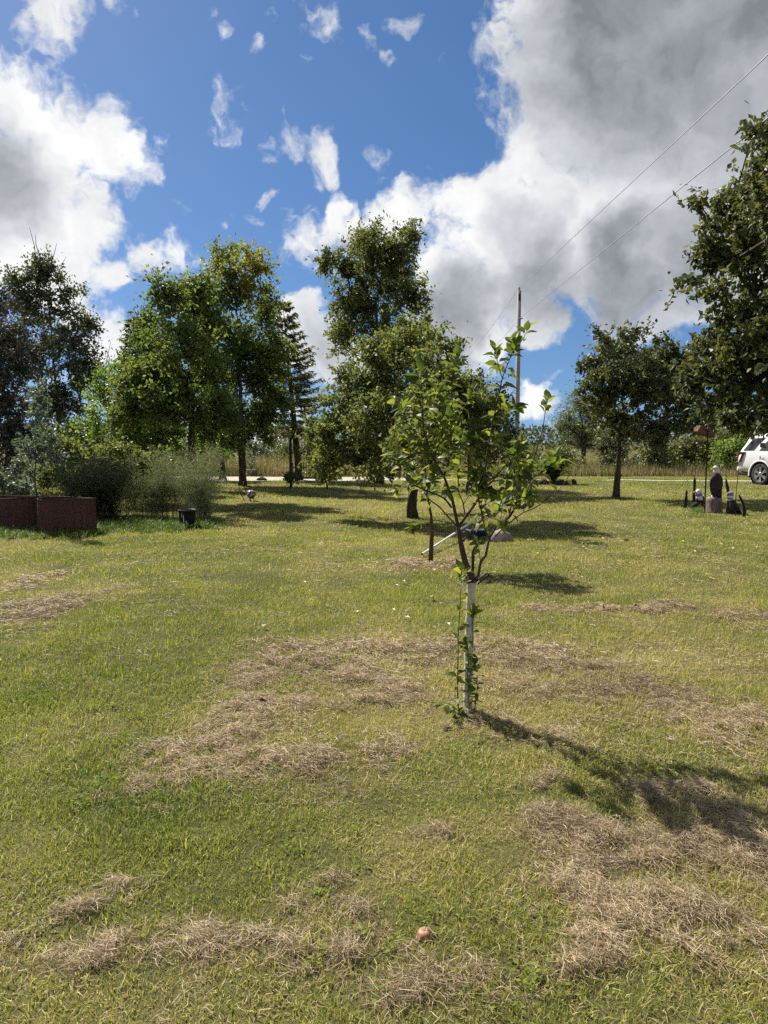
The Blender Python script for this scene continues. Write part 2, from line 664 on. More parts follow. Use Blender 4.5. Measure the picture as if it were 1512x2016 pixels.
gx = graded(-1500, 1500, -4.2, 4.2, .06, 55)
gy = np.concatenate([-np.geomspace(.3, 1200, 22)[::-1], np.arange(0, 1.5, .15), np.arange(1.5, 8, .06), np.arange(8, 16, .16), np.geomspace(16, 1800, 70)])
GXX, GYY = np.meshgrid(gx, gy)
GZZ = height(GXX.ravel(), GYY.ravel())
nx, ny = len(gx), len(gy)
idx = np.arange(nx * ny).reshape(ny, nx)
GF = np.stack([idx[:-1, :-1], idx[:-1, 1:], idx[1:, 1:], idx[1:, :-1]], -1).reshape(-1, 4)
gxr, gyr = GXX.ravel(), GYY.ravel()
dry_v = np.clip(dryness(gxr, gyr), 0, 1)
hay_v = np.zeros_like(dry_v)
near = (gyr > 1.5) & (gyr < 14) & (np.abs(gxr) < 9)
hay_v[near] = hay_at(gxr[near], gyr[near])
g_me = np_mesh('ground', np.stack([gxr, gyr, GZZ], -1), [GF], True, {'dry': dry_v, 'hay': hay_v})
m, nt, N, L, b = new_mat('lawn_soil')
a1 = N.new('ShaderNodeAttribute'); a1.attribute_name = 'dry'
a2 = N.new('ShaderNodeAttribute'); a2.attribute_name = 'hay'
fine = tex_noise(nt, 60, 5, .7)
mid_ = tex_noise(nt, 3.0, 5, .6)
f = nmath(nt, 'ADD', nmath(nt, 'ADD', a1.outputs['Fac'], nmath(nt, 'MULTIPLY', nmath(nt, 'SUBTRACT', fine, .5), .9)), nmath(nt, 'MULTIPLY', nmath(nt, 'SUBTRACT', mid_, .5), .35))
c_l = ramp(nt, [(0, (.035, .040, .014)), (.4, (.080, .080, .028)), (.7, (.15, .13, .055)), (1, (.24, .19, .105))], f)
c_h = ramp(nt, [(.35, (.05, .037, .025)), (.7, (.17, .13, .09))], fine)
mx = N.new('ShaderNodeMix'); mx.data_type = 'RGBA'
L.new(a2.outputs['Fac'], mx.inputs['Factor']); L.new(c_l, mx.inputs['A']); L.new(c_h, mx.inputs['B'])
L.new(mx.outputs['Result'], b.inputs['Base Color'])
b.inputs['Roughness'].default_value = 1.0
b.inputs['Specular IOR Level'].default_value = 0.1
bump(nt, fine, .6, .03, b)
tag(link('ground', g_me, None, m), kind='structure')

# gravel drive across the back of the lawn
m_gravel = simple('pale_gravel', (.42, .39, .33), (.28, .255, .205), 45, .95, bmp=.4, spec=.2)
edge_n = [(-60, 35.2), (-25, 34.6), (-10, 34.2), (0, 33.6), (2.2, 31.6), (4, 31.0), (9, 30.9), (10, 31.1), (16, 31.0), (24, 30.0), (60, 30)]
edge_s = [(-60, 31.0), (-25, 30.8), (-10, 30.3), (0, 30.4), (2.2, 30.7), (4, 30.9), (9, 30.75), (10, 30.6), (16, 29.6), (24, 26.0), (60, 24)]
xs_ = np.linspace(-60, 60, 241)
yn = np.interp(xs_, *zip(*edge_n)) + (fbm(xs_ * 1.5, xs_ * 0, 31, 3) - .5) * .35
ys_ = np.interp(xs_, *zip(*edge_s)) + (fbm(xs_ * 1.5, xs_ * 0 + 9, 32, 3) - .5) * .35
rows = [ys_ * (1 - t) + yn * t for t in (0, .25, .5, .75, 1)]
DV = np.concatenate([np.stack([xs_, r, height(xs_, r) + (.014 if 0 < i < 4 else .004)], -1) for i, r in enumerate(rows)])
k = len(xs_)
ii = np.arange(k * 5).reshape(5, k)
DF = np.stack([ii[:-1, :-1], ii[:-1, 1:], ii[1:, 1:], ii[1:, :-1]], -1).reshape(-1, 4)
tag(link('gravel_driveway', np_mesh('gravel_driveway', DV, [DF], True), None, m_gravel), kind='structure')


def on_drive(x, y):
    return (y > np.interp(x, *zip(*edge_s))) & (y < np.interp(x, *zip(*edge_n)))


# ------------------------------------------------------------------ grass and hay (instanced tufts; uncountable stuff)
def scatter(name, protos, mat, pos, rot, scl, pick, dry, parent=None):
    pc = bpy.data.collections.new(name + '_tufts')
    for i, me in enumerate(protos):
        if not me.materials:
            me.materials.append(mat)
        pc.objects.link(bpy.data.objects.new('%s_tuft_%02d' % (name, i), me))
    me = bpy.data.meshes.new(name)
    me.vertices.add(len(pos))
    me.vertices.foreach_set('co', np.asarray(pos, np.float32).ravel())
    for nm, typ, val in (('rot', 'FLOAT_VECTOR', rot), ('scl', 'FLOAT_VECTOR', scl), ('pick', 'INT', pick), ('dry', 'FLOAT', dry)):
        at_ = me.attributes.new(nm, typ, 'POINT')
        if typ == 'FLOAT_VECTOR':
            at_.data.foreach_set('vector', np.asarray(val, np.float32).ravel())
        else:
            at_.data.foreach_set('value', np.asarray(val, np.int32 if typ == 'INT' else np.float32))
    me.materials.append(mat)
    o = link(name, me, parent)
    o['kind'] = 'stuff'
    ng = bpy.data.node_groups.new(name, 'GeometryNodeTree')
    ng.interface.new_socket('Geometry', in_out='INPUT', socket_type='NodeSocketGeometry')
    ng.interface.new_socket('Geometry', in_out='OUTPUT', socket_type='NodeSocketGeometry')
    gi, go = ng.nodes.new('NodeGroupInput'), ng.nodes.new('NodeGroupOutput')
    ci = ng.nodes.new('GeometryNodeCollectionInfo')
    ci.inputs['Collection'].default_value = pc
    ci.inputs['Separate Children'].default_value = True
    ci.inputs['Reset Children'].default_value = True
    ip = ng.nodes.new('GeometryNodeInstanceOnPoints')
    ip.inputs['Pick Instance'].default_value = True
    ng.links.new(gi.outputs[0], ip.inputs['Points'])
    ng.links.new(ci.outputs[0], ip.inputs['Instance'])
    for nm, typ, sock in (('pick', 'INT', 'Instance Index'), ('rot', 'FLOAT_VECTOR', 'Rotation'), ('scl', 'FLOAT_VECTOR', 'Scale')):
        na = ng.nodes.new('GeometryNodeInputNamedAttribute')
        na.data_type = typ
        na.inputs['Name'].default_value = nm
        ng.links.new(na.outputs['Attribute'], ip.inputs[sock])
    ng.links.new(ip.outputs[0], go.inputs[0])
    md = o.modifiers.new('scatter', 'NODES')
    md.node_group = ng
    return o


def blade_tuft(name, rng, n, rad, h0, h1, w, lean0, lean1, curl=.5):
    """n grass blades: base pair, mid pair, tip"""
    a = rng.uniform(0, 6.283, n)
    r = rad * np.sqrt(rng.uniform(0, 1, n))
    base = np.stack([r * np.cos(a), r * np.sin(a), np.full(n, -.004)], -1)
    h = rng.uniform(h0, h1, n)
    le = rng.uniform(lean0, lean1, n)
    da = rng.uniform(0, 6.283, n)
    d = np.stack([np.cos(da), np.sin(da), np.zeros(n)], -1)
    side = np.stack([-np.sin(da + rng.normal(0, .6, n)), np.cos(da), np.zeros(n)], -1)
    up = np.array([0, 0, 1.0])
    l2 = np.minimum(le + curl * rng.uniform(.2, 1, n), 1.75)
    mid = base + (d * np.sin(le)[:, None] + up * np.cos(le)[:, None]) * (h * .55)[:, None]
    tip = mid + (d * np.sin(l2)[:, None] + up * np.cos(l2)[:, None]) * (h * .45)[:, None]
    ww = (w * rng.uniform(.6, 1.25, n))[:, None]
    V = np.stack([base - side * ww * .5, base + side * ww * .5, mid - side * ww * .45, mid + side * ww * .45, tip], 1).reshape(-1, 3)
    V[:, 2] = np.maximum(V[:, 2], -.004)
    o = np.arange(n) * 5
    Q = np.stack([o, o + 1, o + 3, o + 2], -1)
    T = np.stack([o + 2, o + 3, o + 4], -1)
    tint = np.repeat(rng.uniform(0, 1, n), 5)
    return np_mesh(name, V, [Q, T], False, {'tint': tint})


def strand_tuft(name, rng, n, rad, l0, l1, w, zmax):
    """loose hay: thin curved strands lying every way"""
    a = rng.uniform(0, 6.283, n)
    r = rad * np.sqrt(rng.uniform(0, 1, n))
    c = np.stack([r * np.cos(a), r * np.sin(a), rng.uniform(0, zmax, n) * (1 - .5 * r / rad)], -1)
    th = rng.uniform(0, 6.283, n)
    cur = rng.normal(0, 1.0, n)
    ln = rng.uniform(l0, l1, n)
    el = rng.normal(.05, .28, n)
    pts = []
    p = c.copy()
    for k in range(4):
        pts.append(p.copy())
        t = th + cur * (k - 1) * .55
        e = el - (k - 1) * .18
        p = p + np.stack([np.cos(t) * np.cos(e), np.sin(t) * np.cos(e), np.sin(e)], -1) * (ln / 3)[:, None]
    s = np.stack([-np.sin(th), np.cos(th), rng.normal(0, .8, n)], -1)
    s /= np.linalg.norm(s, axis=1)[:, None]
    V = []
    for k, p in enumerate(pts):
        ww = w * (1.0 if k in (1, 2) else .55)
        V += [p - s * ww * .5, p + s * ww * .5]
    V = np.stack(V, 1).reshape(-1, 3)
    V[:, 2] = np.maximum(V[:, 2], .0)
    o = np.arange(n) * 8
    Q = np.concatenate([np.stack([o + 2 * k, o + 2 * k + 1, o + 2 * k + 3, o + 2 * k + 2], -1) for k in range(3)])
    return np_mesh(name, V, [Q], False, {'tint': np.repeat(rng.uniform(0, 1, n), 8)})


rg = np.random.default_rng(11)


def lawn_mat(name, stops, trans=.35, tcol=(1.35, 1.5, .7), rough=.55, spec=.3):
    m, nt, N, L, b = new_mat(name)
    t = N.new('ShaderNodeAttribute')
    t.attribute_name = 'tint'
    c = ramp(nt, stops, t.outputs['Fac'])
    L.new(c, b.inputs['Base Color'])
    b.inputs['Roughness'].default_value = rough
    b.inputs['Specular IOR Level'].default_value = spec
    tr = N.new('ShaderNodeBsdfTranslucent')
    mu = N.new('ShaderNodeMix')
    mu.data_type = 'RGBA'
    mu.blend_type = 'MULTIPLY'
    mu.inputs['Factor'].default_value = 1.0
    L.new(c, mu.inputs['A'])
    mu.inputs['B'].default_value = (*tcol, 1)
    L.new(mu.outputs['Result'], tr.inputs['Color'])
    mx = N.new('ShaderNodeMixShader')
    mx.inputs[0].default_value = trans
    L.new(b.outputs[0], mx.inputs[1])
    L.new(tr.outputs[0], mx.inputs[2])
    L.new(mx.outputs[0], N['Material Output'].inputs['Surface'])
    return m


GRASS = [(0.0, (.080, .118, .018)), (.25, (.168, .214, .036)), (.5, (.280, .278, .066)), (.72, (.38, .325, .115)), (1.0, (.54, .45, .25))]
HAYC = [(0.0, (.070, .052, .034)), (.35, (.25, .187, .115)), (.65, (.43, .335, .212)), (1.0, (.62, .505, .335))]
m_grass = lawn_mat('grass_blades', GRASS)
m_hay = lawn_mat('dry_hay', HAYC, .25, (1.2, 1.1, .9))


def spread(y0, y1, per_m2, rng):
    """points over the wedge of lawn in and around the view"""
    half = lambda y: .60 * y + 1.0
    n = int((half(y0) + half(y1)) * (y1 - y0) * per_m2)
    y = rng.uniform(y0, y1, n * 2)
    keep = rng.uniform(0, 1, n * 2) < half(y) / half(y1)
    y = y[keep][:n]
    x = rng.uniform(-1, 1, len(y)) * half(y)
    return x, y


def clumped(y0, y1, tufts, per, rad, rng):
    x, y = spread(y0, y1, tufts, rng)
    k = rng.poisson(per, len(x))
    x, y = np.repeat(x, k), np.repeat(y, k)
    return x + rng.normal(0, rad, len(x)), y + rng.normal(0, rad, len(x))


def blades(x, y, z, h, w, lean, curl, rng, detail):
    """grass blades standing at x, y, z: near ones bend, far ones are single slivers"""
    n = len(x)
    base = np.stack([x, y, z - .004], -1)
    da = rng.uniform(0, 6.283, n)
    d = np.stack([np.cos(da), np.sin(da), np.zeros(n)], -1)
    sa = da + 1.571 + rng.normal(0, .6, n)
    side = np.stack([np.cos(sa), np.sin(sa), np.zeros(n)], -1)
    up = np.array([0, 0, 1.0])
    ww = w[:, None]
    if detail:
        l2 = np.minimum(lean + curl, 1.7)
        mid = base + (d * np.sin(lean)[:, None] + up * np.cos(lean)[:, None]) * (h * .55)[:, None]
        tip = mid + (d * np.sin(l2)[:, None] + up * np.cos(l2)[:, None]) * (h * .45)[:, None]
        V = np.stack([base - side * ww * .5, base + side * ww * .5, mid - side * ww * .45, mid + side * ww * .45, tip], 1).reshape(-1, 3)
        o = np.arange(n) * 5
        return V, np.stack([o, o + 1, o + 3, o + 2], -1), np.stack([o + 2, o + 3, o + 4], -1), 5
    tip = base + (d * np.sin(lean)[:, None] + up * np.cos(lean)[:, None]) * h[:, None]
    V = np.stack([base - side * ww * .5, base + side * ww * .5, tip], 1).reshape(-1, 3)
    o = np.arange(n) * 3
    return V, np.zeros((0, 4), np.int32), np.stack([o, o + 1, o + 2], -1), 3


def hay_local(x, y):
    hv = np.zeros_like(x)
    nr = (y < 14) & (np.abs(x) < 9)
    hv[nr] = hay_at(x[nr], y[nr])
    return hv


VS, QS, TS, TI = [], [], [], []
off = 0
#            y0   y1  tufts per  rad   h0    h1    w     detail
for (y0, y1, tf, per, rad, h0, h1, w, det) in (
        (1.5, 3.2, 240, 38, .048, .018, .056, .0032, 1), (3.2, 5.0, 190, 32, .052, .020, .055, .0038, 1), (1.5, 3.2, 330, 34, .060, .012, .036, .0034, 0), (3.2, 5.0, 250, 34, .065, .013, .038, .0040, 0), (5.0, 8.0, 150, 34, .07, .020, .056, .0058, 0),
        (8.0, 13., 80, 26, .10, .026, .052, .0085, 0), (13., 21., 26, 24, .17, .03, .055, .015, 0), (21., 34.5, 9, 26, .28, .035, .06, .026, 0)):
    x, y = clumped(y0, y1, tf, per, rad, rg)
    hv = hay_local(x, y)
    keep = (~on_drive(x, y)) & (rg.uniform(0, 1, len(x)) > np.clip(hv * .62, 0, .62))
    x, y, hv = x[keep], y[keep], hv[keep]
    n = len(x)
    lush = fbm(x * .9, y * .9, 77, 2)
    flat = fbm(x * 2.5, y * 2.5, 78, 2)
    h = rg.uniform(h0, h1, n) * (.65 + .7 * lush) * np.where(rg.uniform(0, 1, n) < .03, 1.7, 1.0)
    lean = np.clip(rg.beta(1.6, 1.8, n) * (.9 + .9 * flat), 0, 1.5)
    V, Q, T, k = blades(x, y, height(x, y), h, w * rg.uniform(.6, 1.3, n), lean, rg.uniform(.1, .7, n), rg, det)
    t = dryness(x, y) + .03 + rg.normal(0, .19, n) + .25 * hv - .3 * (lush - .5)
    t = np.where(rg.uniform(0, 1, n) < .15, t + .38, t)
    VS.append(V); QS.append(Q + off); TS.append(T + off); TI.append(np.repeat(t, k))
    off += len(V)
go_ = link('lawn_grass', np_mesh('lawn_grass', np.concatenate(VS), [np.concatenate(QS), np.concatenate(TS)], False, {'tint': np.concatenate(TI)}), None, m_grass)
tag(go_, kind='stuff')


def strands(x, y, z, ln, w, rng, lift):
    """loose hay: thin curved strands lying every way"""
    n = len(x)
    th = rng.uniform(0, 6.283, n)
    cur = rng.normal(0, .9, n)
    el = rng.normal(.03, lift, n)
    p = np.stack([x, y, z], -1)
    pts = []
    for k in range(3):
        pts.append(p.copy())
        t = th + cur * (k - .5) * .8
        e_ = el - k * .35 * np.abs(el) - .05 * k
        p = p + np.stack([np.cos(t) * np.cos(e_), np.sin(t) * np.cos(e_), np.sin(e_)], -1) * (ln / 2)[:, None]
    s = np.stack([-np.sin(th), np.cos(th), rng.normal(0, .9, n)], -1)
    s /= np.linalg.norm(s, axis=1)[:, None]
    ww = w[:, None]
    V = np.stack([pts[0] - s * ww * .35, pts[0] + s * ww * .35, pts[1] - s * ww * .5, pts[1] + s * ww * .5, pts[2]], 1).reshape(-1, 3)
    o = np.arange(n) * 5
    return V, np.stack([o, o + 1, o + 3, o + 2], -1), np.stack([o + 2, o + 3, o + 4], -1)


# raked hay in loose broken rows, thin clippings between them
VS, QS, TS, TI = [], [], [], []
off = 0
for (y0, y1, dens, l0, l1, w) in ((1.5, 3.4, 44000, .02, .070, .0016), (3.4, 5.2, 26000, .025, .075, .0022), (5.2, 8.2, 11000, .035, .09, .0036), (8.2, 13, 3600, .05, .13, .0065)):
    x, y = spread(y0, y1, dens, rg)
    hv = hay_local(x, y)
    br = fbm(x * 7, y * 7, 55, 3)
    br2 = fbm(x * 14, y * 14, 58, 2)
    pr = np.clip(hv * 1.6 * sstep(.33, .62, .5 * br + .5 * br2) - .02, 0, 1)
    ring = np.exp(-(((x - .35) / 1.7) ** 2 + ((y - 4.5) / 1.5) ** 2) ** 2)
    thin = (np.interp(y, [2, 4], [.03, .06]) + .12 * ring) * sstep(.40, .66, fbm(x * 1.5, y * 1.5, 66, 3) + (dryness(x, y) - .45) * .25)
    k = rg.uniform(0, 1, len(x)) < np.maximum(pr, thin)
    x, y, hv, pr = x[k], y[k], hv[k], pr[k]
    n = len(x)
    z = height(x, y) + .006 + rg.uniform(0, 1, n) ** 1.3 * (.012 + .03 * pr * sstep(.38, .7, br2[k]))
    V, Q, T = strands(x, y, z, rg.uniform(l0, l1, n), w * rg.uniform(.6, 1.4, n), rg, .13)
    V[:, 2] = np.maximum(V[:, 2], np.repeat(height(x, y), 5) + .002)
    t = .50 + .55 * (fbm(x * 1.3, y * 1.3, 44, 3) - .5) + rg.normal(0, .27, n)
    VS.append(V); QS.append(Q + off); TS.append(T + off); TI.append(np.repeat(t, 5))
    off += len(V)
ho_ = link('raked_hay', np_mesh('raked_hay', np.concatenate(VS), [np.concatenate(QS), np.concatenate(TS)], False, {'tint': np.concatenate(TI)}), None, m_hay)
tag(ho_, kind='stuff')
print('GRASS', len(go_.data.polygons), 'HAY', len(ho_.data.polygons))

# tall dry meadow grass behind the drive
MEAD = [(0.0, (.07, .09, .03)), (.3, (.17, .165, .075)), (.55, (.30, .25, .14)), (.8, (.27, .17, .11)), (1.0, (.42, .34, .22))]
m_mead = lawn_mat('meadow_grass', MEAD, .3, (1.2, 1.2, .8))
n = 80000
yy = 34.2 + 22 * rg.uniform(0, 1, n) ** 1.6
xx = rg.uniform(-1, 1, n) * (.60 * yy + 4)
k = yy > np.interp(xx, *zip(*edge_n)) + .3
xx, yy = xx[k], yy[k]
n = len(xx)
hh = rg.uniform(.2, .8, n) * (.12 + 2.3 * fbm(xx * .45, yy * .45, 15, 3) ** 2)
V, Q, T, k = blades(xx, yy, height(xx, yy), hh, rg.uniform(.02, .05, n), np.abs(rg.normal(0, .3, n)), hh * 0, rg, 0)
t = .40 + (fbm(xx * .3, yy * .5, 16, 3) - .5) * 2.4 + rg.normal(0, .14, n)
tag(link('meadow_grass', np_mesh('meadow_grass', V, [T], False, {'tint': np.repeat(t, 3)}), None, m_mead), kind='stuff')

# clover and broad-leaved weeds low in the turf
nw = 1700
x, y = spread(1.6, 6.0, nw / 60.0, rg)
k = fbm(x * 1.1, y * 1.1, 120, 2) > .52
x, y = x[k], y[k]
CL, AXL, NRL, LNL, WDL, TIL = [], [], [], [], [], []
for cx_, cy_ in zip(x, y):
    m_ = int(rg.integers(5, 16))
    r_ = rg.uniform(.012, .05)
    a_ = rg.uniform(0, 6.283, m_)
    q = np.stack([cx_ + rg.normal(0, r_, m_), cy_ + rg.normal(0, r_, m_), rg.uniform(.012, .034, m_)], -1)
    CL.append(q); AXL.append(np.stack([np.cos(a_), np.sin(a_), rg.normal(.1, .25, m_)], -1))
    sz = rg.uniform(.010, .020) * np.interp(cy_, [2, 9], [1, 1.8])
    LNL.append(sz * rg.uniform(.7, 1.3, m_)); WDL.append(sz * rg.uniform(.6, .95, m_)); TIL.append(rg.uniform(.0, .32, m_))
CL = np.concatenate(CL); AXL = np.concatenate(AXL); LNL = np.concatenate(LNL); WDL = np.concatenate(WDL); TIL = np.concatenate(TIL)
CL[:, 2] += height(CL[:, 0], CL[:, 1])
sd_ = np.cross(AXL, np.array([0, 0, 1.0])); sd_ /= np.linalg.norm(sd_, axis=1)[:, None]
V = np.stack([CL, CL + AXL * LNL[:, None] * .6 + sd_ * WDL[:, None] * .5, CL + AXL * LNL[:, None], CL + AXL * LNL[:, None] * .6 - sd_ * WDL[:, None] * .5], 1).reshape(-1, 3)
o_ = np.arange(len(CL)) * 4
m_clover = lawn_mat('clover_leaf', GRASS, .3, (1.2, 1.4, .7), .9, .05)
tag(link('clover_and_weeds', np_mesh('clover_and_weeds', V, [np.stack([o_, o_ + 1, o_ + 2, o_ + 3], -1)], False, {'tint': np.repeat(TIL, 4)}), None, m_clover), kind='stuff')

# ------------------------------------------------------------------ leaves, limbs and trees
m_bark = simple('grey_brown_bark', (.085, .068, .052), (.035, .027, .02), 14, .95, bmp=.7, stretch=(1, 1, .25), spec=.15)
m_bark_young = simple('young_reddish_bark', (.085, .05, .035), (.05, .032, .024), 30, .7, bmp=.3, spec=.3)
m_twig = simple('green_brown_twig', (.085, .075, .035), (.055, .04, .022), 30, .65, spec=.3)


def unit(a):
    return a / np.maximum(np.linalg.norm(a, axis=1), 1e-9)[:, None]


def leaf_arrays(c, axis, nrm, ln, wd, tint, detail=1):
    """leaf blades: base at c, pointing along axis; two or four faces, folded along the midrib"""
    axis = unit(axis)
    side = unit(np.cross(axis, nrm))
    up = np.cross(side, axis)
    ln, wd = ln[:, None], wd[:, None]
    n = len(c)
    if detail == 0:
        V = np.stack([c, c + axis * ln * .48 + side * wd * .5, c + axis * ln - up * ln * .10, c + axis * ln * .48 - side * wd * .5], 1)
        o = np.arange(n) * 4
        F = np.concatenate([np.stack([o, o + 1, o + 2], -1), np.stack([o, o + 2, o + 3], -1)])
        return V.reshape(-1, 3), F, np.repeat(tint, 4)
    mid = c + axis * ln * .45 - up * wd * .16
    V = np.stack([c, c + axis * ln * .42 + side * wd * .5 + up * wd * .06, c + axis * ln - up * ln * .16, c + axis * ln * .42 - side * wd * .5 + up * wd * .06, mid], 1)
    o = np.arange(n) * 5
    F = np.concatenate([np.stack([o, o + 1, o + 4], -1), np.stack([o + 1, o + 2, o + 4], -1), np.stack([o + 2, o + 3, o + 4], -1), np.stack([o + 3, o, o + 4], -1)])
    return V.reshape(-1, 3), F, np.repeat(tint, 5)


class Skeleton:
    """limbs grown from a trunk line towards tips scattered through the crown"""
    def __init__(self, trunk, rng):
        self.p = [np.array(q, float) for q in trunk]
        self.par = [-1] + list(range(len(trunk) - 1))
        self.nt = len(trunk)
        self.rng = rng
        self.tips = []

    def reach(self, tip, step=.35, sag=.12, wob=.05, minfrac=0.25):
        P = np.array(self.p)
        d = np.linalg.norm(P - tip, axis=1)
        hd = np.hypot(P[:, 0] - tip[0], P[:, 1] - tip[1])
        cost = d + .9 * np.maximum(0, P[:, 2] - tip[2] + .45 * hd)
        low = int(self.nt * minfrac)
        cost[:low] += 1e3
        cost[0] += 1e3
        j = int(np.argmin(cost))
        a = P[j]
        L_ = d[j]
        k = max(1, int(round(L_ / step)))
        prev = j
        for i in range(1, k + 1):
            t = i / k
            q = a * (1 - t) + tip * t
            q = q + np.array([0, 0, -sag * L_ * math.sin(math.pi * t) * .5])
            if i < k:
                q = q + self.rng.normal(0, wob * L_ / k + .012, 3)
            self.p.append(q)
            self.par.append(prev)
            prev = len(self.p) - 1
        self.tips.append(prev)

    def radii(self, r_base, r_tip, power=1.75):
        n = len(self.p)
        acc = np.zeros(n)
        kids = np.zeros(n, int)
        for i in range(n):
            if self.par[i] >= 0:
                kids[self.par[i]] += 1
        for i in range(n - 1, -1, -1):
            if kids[i] == 0:
                acc[i] += 1.0
            if self.par[i] >= 0:
                acc[self.par[i]] += acc[i]
        # parents always come before children, so one backward pass is enough
        r = acc ** (1 / power)
        f = r / r[0]
        return np.maximum(r_base * f, r_tip)

    def limbs(self, rad, sides=5):
        """tubes along every limb except the trunk line"""
        V, F = [], []
        P = np.array(self.p)
        for i in range(self.nt, len(P)):
            j = self.par[i]
            r0, r1 = min(rad[j], rad[i] * 1.25), rad[i]
            a, b_ = P[j], P[i]
            t = b_ - a
            L_ = np.linalg.norm(t)
            if L_ < 1e-5:
                continue
            t = t / L_
            ref = np.array([1.0, 0, 0]) if abs(t[0]) < .8 else np.array([0, 1.0, 0])
            u = np.cross(t, ref); u /= np.linalg.norm(u)
            w = np.cross(t, u)
            o = len(V)
            s = sides if r1 > .012 else 3
            for q, r in ((a - t * r0 * .3, r0), (b_, r1)):
                for k in range(s):
                    an = 6.28318 * k / s
                    V.append(q + (u * math.cos(an) + w * math.sin(an)) * r)
            for k in range(s):
                F.append((o + k, o + (k + 1) % s, o + s + (k + 1) % s, o + s + k))
        return V, F


def trunk_line(pts, rng, step=.22, wob=.012):
    P = [np.array(p, float) for p in pts]
    out = [P[0]]
    for a, b_ in zip(P[:-1], P[1:]):
        k = max(1, int(np.linalg.norm(b_ - a) / step))
        for i in range(1, k + 1):
            q = a + (b_ - a) * i / k
            out.append(q + np.append(rng.normal(0, wob, 2), 0))
    return out


def tree(name, label, D, base_px, trunk_px, lobes, seed, mat, leaf=(.085, .05), n_tips=170, per_tip=60, spread_=.22, r_base=.12, group=None,
         bark=None, detail=0, depth=.85, droop=.3, minfrac=.3, tint=(.5, .22), r_tip=.006, cat='tree', base_y=None, singles=0, shell=.5, bare=None, upright=0.0,
         stray=.06):
    """lobes: crown masses as (px, py, half width px, half height px[, tint shift[, depth shift m]]) seen at distance D"""
    rng = np.random.default_rng(seed)
    bx, by = base_px, None
    k = D / FPX
    base = np.array([at(base_px, HORIZON, D).x, D, 0.0])
    base[2] = float(height(np.array([base[0]]), np.array([D]))[0]) - .02
    tp_ = [base]
    for (px, py) in trunk_px:
        tp_.append(np.array(at(px, py, D + rng.normal(0, .05))))
    sk = Skeleton(trunk_line(tp_, rng), rng)
    LB = []
    lo_x, hi_x = min(l[0] - l[2] for l in lobes), max(l[0] + l[2] for l in lobes)
    for lb in lobes:
        px, py, rx, ry = lb[:4]
        ts = lb[4] if len(lb) > 4 else 0.0
        # the crown is as deep as it is wide
        q = abs(px - (lo_x + hi_x) / 2) / max((hi_x - lo_x) / 2, 1)
        dz = rng.uniform(-.78, .78) * (hi_x - lo_x) / 2 * k * math.sqrt(max(0, 1 - min(q, 1)))
        c = np.array(at(px, py, D + dz))
        k2 = (D + dz) / FPX
        LB.append((c, np.array([rx * k2, (rx + ry) * .5 * k2 * depth, ry * k2]), ts))
    wts = np.array([(l[1][0] * l[1][1] * l[1][2]) ** .72 for l in LB])
    wts /= wts.sum()
    tips, tsh = [], []
    for _ in range(n_tips):
        c, r, ts = LB[rng.choice(len(LB), p=wts)]
        v = rng.normal(0, 1, 3)
        v /= np.linalg.norm(v)
        q = c + r * v * rng.uniform(0, 1) ** shell * .93
        if q[2] < base[2] + .35:
            q[2] = base[2] + .35 + rng.uniform(0, .2)
        tips.append(q); tsh.append(ts)
    order = np.argsort([min(np.linalg.norm(np.array(t) - q) for q in sk.p) for t in tips])
    tints = []
    for i in order:
        sk.reach(tips[i])
        tints.append(tsh[i])
    rad = sk.radii(r_base, r_tip)
    root = empty(name, tuple(base))
    tag(root, label, cat, group)
    inv = base
    # trunk
    mb = MB()
    tl = [p - inv for p in sk.p[:sk.nt]]
    rr = list(rad[:sk.nt])
    hz_ = np.linspace(0, 1, len(rr))
    rr = [max(r_tip, q * (1 - .75 * t) ** 1.0) if t > .25 else q for q, t in zip(rr, hz_)]
    rr[0] *= 1.4
    if len(rr) > 2: rr[1] *= 1.12
    mb.tube([tuple(p) for p in tl], rr, 9)
    mb.build('trunk', bark or m_bark, root, True)
    V, F = sk.limbs(rad)
    if bare is not None:
        bm_ = MB()
        for (px, py, px2, py2) in bare:
            a, b_ = np.array(at(px, py, D)) - inv, np.array(at(px2, py2, D)) - inv
            mdl = (a + b_) / 2 + rng.normal(0, .06, 3)
            bm_.tube([a, mdl, b_], [.022, .014, .006], 4)
        bm_.build('dead_twigs', bark or m_bark, root)['kind'] = 'stuff'
    if V:
        me = bpy.data.meshes.new('limbs')
        me.from_pydata([tuple(p - inv) for p in V], [], F)
        lo = link('limbs', me, root, bark or m_bark)
        lo['kind'] = 'stuff'
    # leaves, gathered round the twig ends
    P = np.array(sk.p)
    C, AX, TI = [], [], []
    for t, ts in zip(sk.tips, tints):
        kk = max(4, int(per_tip * 1.38 * rng.uniform(.4, 1.6)))
        a, b_ = P[sk.par[t]], P[t]
        g = (b_ - a) / max(np.linalg.norm(b_ - a), 1e-6)
        # leafy shoots fan out from the twig end
        nsh = int(rng.integers(3, 7))
        sd3 = unit(g * .8 + rng.normal(0, .75, (nsh, 3)) + np.array([0, 0, .25 - .6 * droop + upright]))
        sl = spread_ * rng.uniform(.9, 3.0, nsh)
        w_ = rng.integers(0, nsh, kk)
        u = rng.beta(1.3, 1.1, kk)
        c = b_ - g * spread_ * .5 + sd3[w_] * (sl[w_] * u)[:, None] + rng.normal(0, spread_ * .30, (kk, 3))
        ax = sd3[w_] * .7 + rng.normal(0, .75, (kk, 3)) + np.array([0, 0, -droop + upright])
        C.append(c); AX.append(ax)
        TI.append(np.clip(tint[0] + ts + rng.normal(0, .10) + rng.normal(0, tint[1], kk), 0, 1))
    C, AX, TI = np.concatenate(C), np.concatenate(AX), np.concatenate(TI)
